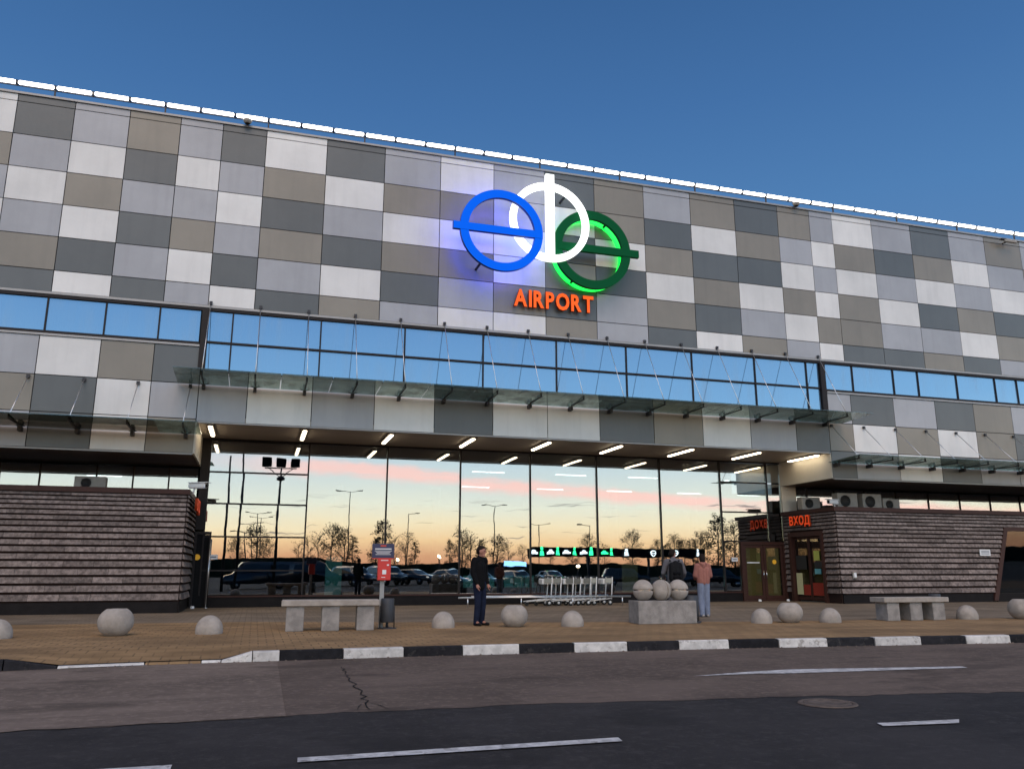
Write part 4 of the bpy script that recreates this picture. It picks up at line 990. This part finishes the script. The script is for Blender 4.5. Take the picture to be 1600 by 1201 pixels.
fused('front_pocket', [((-.07, -.31, 1.05), .05, (.07, -.31, 1.05), .05), ((-.07, -.30, 1.16), .05, (.07, -.30, 1.16), .05)], 'jacket', b, .016, 3)
for q in (-1, 1): obj('strap', tube((q * .12, -.12, 1.48), (q * .12, .10, 1.50), .022), 'black', b)
wom = dict(head=(0, .03, 1.655), face=(.05, 1, 0), neck=(0, .0, 1.53), chest=(0, 0, 1.32), pelv=(0, 0, .97), hem=.02,
    shoL=(-.165, 0, 1.44), elbL=(-.225, .02, 1.17), wriL=(-.17, .17, 1.08), handL=(-.09, .24, 1.08), shoR=(.165, 0, 1.44), elbR=(.225, .02, 1.17), wriR=(.17, .17, 1.06), handR=(.09, .25, 1.05),
    hipL=(-.085, 0, .93), kneeL=(-.09, .03, .50), ankL=(-.085, -.03, .09), toeL=(-.10, .10, .03), hipR=(.085, 0, .93), kneeR=(.09, .02, .50), ankR=(.10, .05, .09), toeR=(.12, .20, .03))
person('person', 'woman in pink hoodie and light blue wide jeans walking away', (12.42, -7.0, 0), R(-8), 1.78, wom, ('pink', 'ljeans', 'hoodie'), 'long', 'pale_shoe', hood, 1.15, 1.16)

# ------------------------------------------------------------------ across the road, mirrored in the glass: car park, masts, trees
def light_mast(x, y, h, lab):
    t = thing('floodlight_mast', lab, 'light mast', (x, y, -.15))
    obj('pole', tube((0, 0, 0), (0, 0, h), .14, .08, 10), 'dsteel', t)
    bm = BM(); atube(bm, (-1.3, 0, h + .55), (1.3, 0, h + .55), .05)
    for q in (-1, 1): atube(bm, (0, 0, h - .2), (q * 1.0, 0, h + .55), .035, n=6)
    atube(bm, (0, 0, h), (0, 0, h + .55), .06); obj('crossarm', bm, 'dsteel', t)
    obj('collar', lathe([(0, -.2), (.3, -.12), (.32, .05), (.14, .2), (0, .2)], 14), 'dsteel', t, (0, 0, h - .3))
    for q in (-1.15, 0, 1.15): obj('floodlight', boxmesh(.75, .3, .72, 'black', .05), None, t, (q, 0, h + 1.0))
light_mast(1.6, -33.8, 9.15, 'dark mast with three square floodlights mirrored at the left of the glass front')
def lamp_post(x, y, h, arms, lab, grp='street lamps of the car park'):
    t = thing('street_lamp', lab, 'street lamp', (x, y, -.15), 0, grp)
    obj('pole', tube((0, 0, 0), (0, 0, h), .11, .06, 8), 'dsteel', t)
    for q in arms:
        obj('arm', tube((0, 0, h - .1), (q * 1.5, 0, h + .12), .04), 'dsteel', t); obj('lamp_head', boxmesh(.75, .28, .14, 'dsteel', .04), None, t, (q * 1.75, 0, h + .13))
lamp_post(-2.1, -26.5, 9.6, (), 'bare dark pole, left of two mirrored at the left end of the glass')
lamp_post(-1.25, -29.8, 11.4, (1,), 'tall dark pole with one lamp head mirrored in the left panes')
for i, (xx, yy, h, arms) in enumerate(((.3, -105, 11, (-1, 1)), (1.0, -125, 11.5, (-1, 1)), (-.6, -120, 10, (-1, 1)), (-1.4, -90, 7.2, (-1, 1)), (36, -92, 12, (-1, 1)), (45, -95, 9, (-1, 1)), (13.5, -92, 13, (-1, 1)), (50, -85, 8.5, (-1,)), (27, -120, 11.5, (1,)))):
    lamp_post(xx, yy, h, arms, 'thin street lamp far across the car park, mirrored in the glass front')
for i, (xx, yy, h) in enumerate(((18.0, -75, 2.6), (23.5, -75, 3.0), (20.5, -110, 3.6), (30, -105, 3.2), (38, -60, 1.8))):
    t = thing('globe_lamp', 'lit globe lamp far across the car park mirrored in the glass', 'lamp', (xx, yy, -.15), 0, 'lit globe lamps of the car park')
    obj('pole', tube((0, 0, 0), (0, 0, h), .06), 'dsteel', t); obj('globe', lathe([(0, -.19)] + [(.19 * math.cos(R(a)), .19 * math.sin(R(a))) for a in range(-75, 76, 25)] + [(0, .19)], 12), 'farlamp', t, (0, 0, h + .17))

def tree_meshes(kind, seed, h):
    rnd = random.Random(seed); tb = BM(); cb = BM()
    atube(tb, (0, 0, 0), (rnd.uniform(-.2, .2), rnd.uniform(-.2, .2), h * .95), h * .018, h * .003, 7)
    pine = kind == 'pine'; tips = []
    nb = 40 if pine else 34
    for i in range(nb):
        f = .22 + .75 * i / nb; z = h * f; a = rnd.uniform(0, 6.28)
        ln = h * (.20 * (1.1 - f) + .025 if pine else .20 * math.sin(math.pi * min(1, (f - .1) * 1.05)) + .04) * rnd.uniform(.6, 1.2)
        d = Vector((math.cos(a), math.sin(a), rnd.uniform(-.1, .25) if pine else rnd.uniform(.5, 1.3))).normalized()
        p1 = Vector((0, 0, z)) + d * ln
        atube(tb, (0, 0, z), p1, h * .005, h * .0015, 5, False)
        for q in range(2 if pine else 5):
            s0 = Vector((0, 0, z)) + d * ln * rnd.uniform(.4, .9); e = (d + Vector((rnd.uniform(-.8, .8), rnd.uniform(-.8, .8), rnd.uniform(-.3, .6)))).normalized()
            p2 = s0 + e * ln * .5; atube(tb, s0, p2, h * .0025, h * .0008, 4, False); tips.append(p2)
        tips.append(p1)
    dens = {'pine': 14, 'bare': 2, 'leafy': 8}[kind]
    for p in tips:
        for q in range(dens):
            c = p + Vector((rnd.gauss(0, 1), rnd.gauss(0, 1), rnd.gauss(0, .7))) * h * (.026 if pine else .042)
            s_ = h * rnd.uniform(.006, .014); n1 = Vector((rnd.gauss(0, 1), rnd.gauss(0, 1), rnd.gauss(0, 1))).normalized(); a1 = n1.orthogonal().normalized(); b1 = n1.cross(a1)
            cb.faces.new([cb.verts.new(c + a1 * s_ * 1.3), cb.verts.new(c + b1 * s_ * .7), cb.verts.new(c - a1 * s_ * 1.3), cb.verts.new(c - b1 * s_ * .7)])
    tm = bpy.data.meshes.new('trunk'); tb.to_mesh(tm); tb.free(); tm.materials.append(M['tree_bark'])
    cm = bpy.data.meshes.new('crown'); cb.to_mesh(cm); cb.free(); cm.materials.append(M['needle' if pine else 'leaf'])
    return tm, cm
TM = {('pine', 0): tree_meshes('pine', 1, 10), ('pine', 1): tree_meshes('pine', 2, 10), ('bare', 0): tree_meshes('bare', 3, 10), ('bare', 1): tree_meshes('bare', 4, 10), ('leafy', 0): tree_meshes('leafy', 5, 10), ('leafy', 1): tree_meshes('leafy', 6, 10)}
TL = {'pine': 'dark pine beyond the car park, mirrored low in the glass front', 'bare': 'thin half-bare tree beyond the car park, mirrored in the glass', 'leafy': 'bushy dark tree beyond the car park, mirrored in the glass'}
def tree(px_tan, dist, h, kind, v):
    t = thing({'pine': 'pine_tree', 'bare': 'bare_tree', 'leafy': 'leafy_tree'}[kind], TL[kind], 'tree', (px_tan * dist, 2 * GY - (dist - 28.6), -.2), random.uniform(0, 6), kind + ' trees beyond the car park')
    tm, cm = TM[(kind, v)]; s_ = h / 10; t.scale = (s_, s_, s_)
    obj('trunk', tm, None, t); obj('crown', cm, None, t)
for a in ((-.02, 130, 6, 'leafy', 0), (.002, 150, 9.0, 'leafy', 1), (.012, 120, 5.5, 'leafy', 0), (.048, 140, 5.5, 'bare', 0), (.060, 150, 7.0, 'bare', 1), (.073, 150, 7.6, 'bare', 0), (.088, 140, 8.2, 'leafy', 1), (.102, 140, 7.6, 'leafy', 0),
          (.112, 130, 6.5, 'pine', 0), (.146, 140, 9.6, 'pine', 0), (.140, 130, 5.2, 'bare', 1), (.158, 150, 7.0, 'bare', 0), (.172, 150, 7.6, 'bare', 1), (.183, 140, 6.2, 'pine', 1), (.226, 140, 6.4, 'pine', 1), (.240, 140, 8.2, 'leafy', 0), (.251, 150, 8.2, 'bare', 0),
          (.266, 145, 7.8, 'pine', 0), (.286, 145, 7.8, 'leafy', 1), (.300, 150, 7.0, 'bare', 1), (.320, 150, 6.5, 'bare', 0), (.41, 150, 8.0, 'leafy', 0), (.43, 150, 6.5, 'bare', 1), (.47, 140, 8.2, 'leafy', 1), (.508, 130, 6.4, 'leafy', 0), (.522, 120, 6.0, 'pine', 1), (.535, 115, 6.6, 'leafy', 0), (.548, 120, 6.2, 'leafy', 1), (.562, 110, 6.4, 'pine', 0), (.575, 110, 6.8, 'leafy', 0),
          (.60, 90, 8.4, 'pine', 1), (.625, 88, 7, 'leafy', 1), (-.08, 150, 8, 'leafy', 0), (-.14, 150, 9, 'pine', 0), (.36, 150, 5.0, 'bare', 0), (.39, 150, 5.5, 'leafy', 1)): tree(*a)
bm = BM(); rnd = random.Random(3); pts = [(-420 + 12 * i, 2.2 + 1.6 * rnd.random()) for i in range(72)]
prism([(-420, -1)] + pts + [(pts[-1][0], -1)], -172, -158, bm); props(obj('far_wood', bm, 'needle'), kind='stuff')

def car(kind, paint):
    t = thing('parked_car', 'dark parked car mirrored in the glass front', 'car', (0, 0, 0), 0, 'cars parked across the road')
    if kind == 'suv': L, H, W_ = 4.7, 1.72, 1.86; pr = [(-2.35, .42), (-2.32, .95), (-2.2, 1.08), (-1.95, 1.62), (-1.6, 1.70), (.35, 1.72), (.75, 1.62), (1.35, 1.08), (2.15, .98), (2.35, .75), (2.35, .42)]; win = [(-1.9, 1.12), (-1.72, 1.58), (.55, 1.60), (1.12, 1.12)]
    elif kind == 'van': L, H, W_ = 5.4, 2.1, 1.95; pr = [(-2.7, .4), (-2.7, 1.9), (-2.5, 2.05), (.9, 2.1), (1.3, 2.0), (2.0, 1.2), (2.55, 1.02), (2.7, .8), (2.7, .4)]; win = [(-2.3, 1.25), (-2.3, 1.85), (1.1, 1.85), (1.7, 1.25)]
    else: L, H, W_ = 4.5, 1.45, 1.78; pr = [(-2.25, .4), (-2.25, .85), (-2.1, 1.0), (-1.55, 1.05), (-.95, 1.40), (.1, 1.45), (.45, 1.38), (1.1, 1.0), (2.0, .88), (2.25, .68), (2.25, .4)]; win = [(-1.35, 1.05), (-.9, 1.34), (.35, 1.34), (.85, 1.03)]
    bm = BM(); n = len(pr); V = []
    for (w, ins) in ((-1, 0), (1, 0)):
        V.append([bm.verts.new((x, w * (W_ / 2 - max(0, z - 1.0) * .28), z)) for x, z in pr])
    bm.faces.new(V[0][::-1]); bm.faces.new(V[1])
    for i in range(n): j = (i + 1) % n; bm.faces.new((V[0][i], V[0][j], V[1][j], V[1][i]))
    bmesh.ops.recalc_face_normals(bm, faces=bm.faces[:]); bmesh.ops.bevel(bm, geom=[e for e in bm.edges if abs(e.verts[0].co.y - e.verts[1].co.y) < .05], offset=.05, segments=2, affect='EDGES')
    for f in bm.faces: f.smooth = True
    obj('car_body', bm, paint, t)
    for s_ in (-1, 1):
        bm = BM(); bm.faces.new([bm.verts.new((x, s_ * (W_ / 2 - max(0, z - 1.0) * .28 + .006), z)) for x, z in win]); bm2 = bmesh.ops.extrude_face_region(bm, geom=bm.faces[:]); 
        bmesh.ops.translate(bm, verts=[v for v in bm2['geom'] if isinstance(v, bmesh.types.BMVert)], vec=(0, -s_ * .02, 0)); bmesh.ops.recalc_face_normals(bm, faces=bm.faces[:]); obj('side_window', bm, 'car_glass', t)
    k_ = [i for i in range(n) if pr[i][1] > 1.3][-1]; a, b = Vector((pr[k_][0], 0, pr[k_][1])), Vector((pr[k_ + 1][0], 0, pr[k_ + 1][1])); nn = Vector((b.z - a.z, 0, a.x - b.x)).normalized() * -1
    bm = BM(); f = bm.faces.new([bm.verts.new(Vector((p.x, w * (W_ / 2 - .22), p.z)) + nn * .012) for p, w in ((a * .92 + b * .08, -1), (a * .92 + b * .08, 1), (a * .1 + b * .9, 1), (a * .1 + b * .9, -1))])
    obj('windscreen', bm, 'car_glass', t)
    for x in (-L * .30, L * .31):
        for s_ in (-1, 1):
            w = obj('wheel', lathe([(.20, -.10), (.30, -.11), (.335, -.07), (.335, .07), (.30, .11), (.20, .10)], 18), 'tyre', t, (x, s_ * (W_ / 2 - .10), .335), (math.pi / 2, 0, 0)); obj('rim', lathe([(0, -.09), (.2, -.095), (.2, .095), (0, .09)], 12), 'steel', w)
    for s_ in (-1, 1):
        obj('headlight', boxmesh(.08, .34, .13, 'headlight', .02), None, t, (L / 2 - .07, s_ * (W_ / 2 - .28), .74)); obj('taillight', boxmesh(.06, .22, .22, 'red', .02), None, t, (-L / 2 + .03, s_ * (W_ / 2 - .2), .85))
    return t
proto = {('suv', 'car_dark'): None}
def put_car(kind, paint, tan, dist, rz, lab):
    key = (kind, paint)
    if proto.get(key) is None: o = proto[key] = car(kind, paint)
    else: o = copytree(proto[key])
    o.location = (tan * dist, 2 * GY - (dist - 28.6), -.155); o.rotation_euler = (0, 0, rz); o['label'] = lab
t = thing('sign_gantry', 'long dark overhead sign with green and white lit symbols, mirrored above the trolleys', 'sign', (40.6, -54.2, -.155))
obj('beam', box(-11.2, 11.6, -.15, .15, 3.05, 4.10), 'black', t)
for xx in (-11.0, -3.6, 3.8, 11.4): obj('post', box(xx - .12, xx + .12, -.1, .1, 0, 3.04), 'dsteel', t)
for i, xx in enumerate((-10.3, -8.3, -6.3, -4.2, -1.9)):
    bm = BM(); fig(bm, 0, 0, 1.9); obj('symbol', bm, 'icon_green', t, (xx + .95, .16, 3.6))
    bm = BM(); caricon(bm, 0, 0, 1.7); obj('symbol', bm, 'icon_white' if i != 4 else 'icon_green', t, (xx, .16, 3.55))
for xx in (.9, 10.6): bm = BM(); fig(bm, 0, 0, 1.7); obj('symbol', bm, 'icon_white', t, (xx, .16, 3.6))
for xx in (4.4, 7.6):
    obj('symbol', ring_bm(.36, .25, -.01, .0, 16), 'icon_white', t, (xx, .16, 3.57)); obj('symbol', box(xx - .3, xx + .3, .155, .165, 3.52, 3.62), 'icon_white', t)
cars = [('van', 'car_dark', .005, 71, R(175), 'dark van parked across the road, mirrored in the left panes'), ('van', 'car_dark', .062, 75, R(8), 'dark van nose to nose with another, mirrored behind the long bench'),
        ('suv', 'car_dark', .113, 74, R(62), 'dark off-roader mirrored left of the red box'), ('suv', 'car_grey', .150, 77, R(70), 'grey off-roader mirrored right of the red box'), ('sedan', 'car_dark', .182, 77, R(50), 'dark saloon with pale roof mirrored near the half ball'),
        ('sedan', 'car_grey', .225, 82, R(60), 'grey saloon mirrored left of the man in black'), ('sedan', 'car_dark', .265, 84, R(70), 'dark saloon mirrored behind the man in black'), ('suv', 'car_dark', .31, 86, R(75), 'dark off-roader mirrored above the trolley rail'),
        ('sedan', 'car_grey', .36, 88, R(80), 'grey saloon mirrored among the trolleys'), ('suv', 'car_dark', .46, 78, R(15), 'dark off-roader mirrored above the stone balls'), ('sedan', 'car_grey', .545, 74, R(10), 'grey saloon mirrored behind the two walkers'), ('suv', 'car_dark', .60, 72, R(20), 'dark off-roader mirrored beside the double door')]
for c in cars: put_car(*c)
t = thing('kiosk_shop', 'low dark kiosk with a lit blue sign mirrored behind the man in black', 'kiosk', (.285 * 100, 2 * GY - 71.4, -.155)); obj('wall', box(-3.2, 3.2, -1.5, 1.5, 0, 2.0), 'hallwall', t); obj('roof', box(-3.5, 3.5, -1.8, 1.9, 2.0, 2.15), 'dsteel', t); obj('sign', box(.4, 3.2, 1.9, 2.0, 2.18, 2.75), 'icon_blue', t)

# labels by order, from left to right as they are mirrored in the glass
def order(name, phrase):
    L = [o for o in COL.objects if o.parent is None and o.name.split('.')[0] == name]
    L.sort(key=lambda o: o.location.x / (2 * GY - o.location.y + 28.6))
    for i, o in enumerate(L): o['label'] = phrase % nth(i)
order('leafy_tree', '%s bushy tree from the left among those mirrored in the glass')
order('bare_tree', '%s half-bare thin tree from the left among those mirrored in the glass')
order('pine_tree', '%s dark pine from the left among those mirrored in the glass')
for nm in ('street_lamp',):
    L = [o for o in COL.objects if o.parent is None and o.name.split('.')[0] == nm and 'far across' in o['label']]
    L.sort(key=lambda o: o.location.x / (2 * GY - o.location.y + 28.6))
    for i, o in enumerate(L): o['label'] = '%s thin far street lamp from the left, mirrored in the glass' % nth(i)
order('globe_lamp', '%s lit globe lamp from the left, mirrored low in the glass')
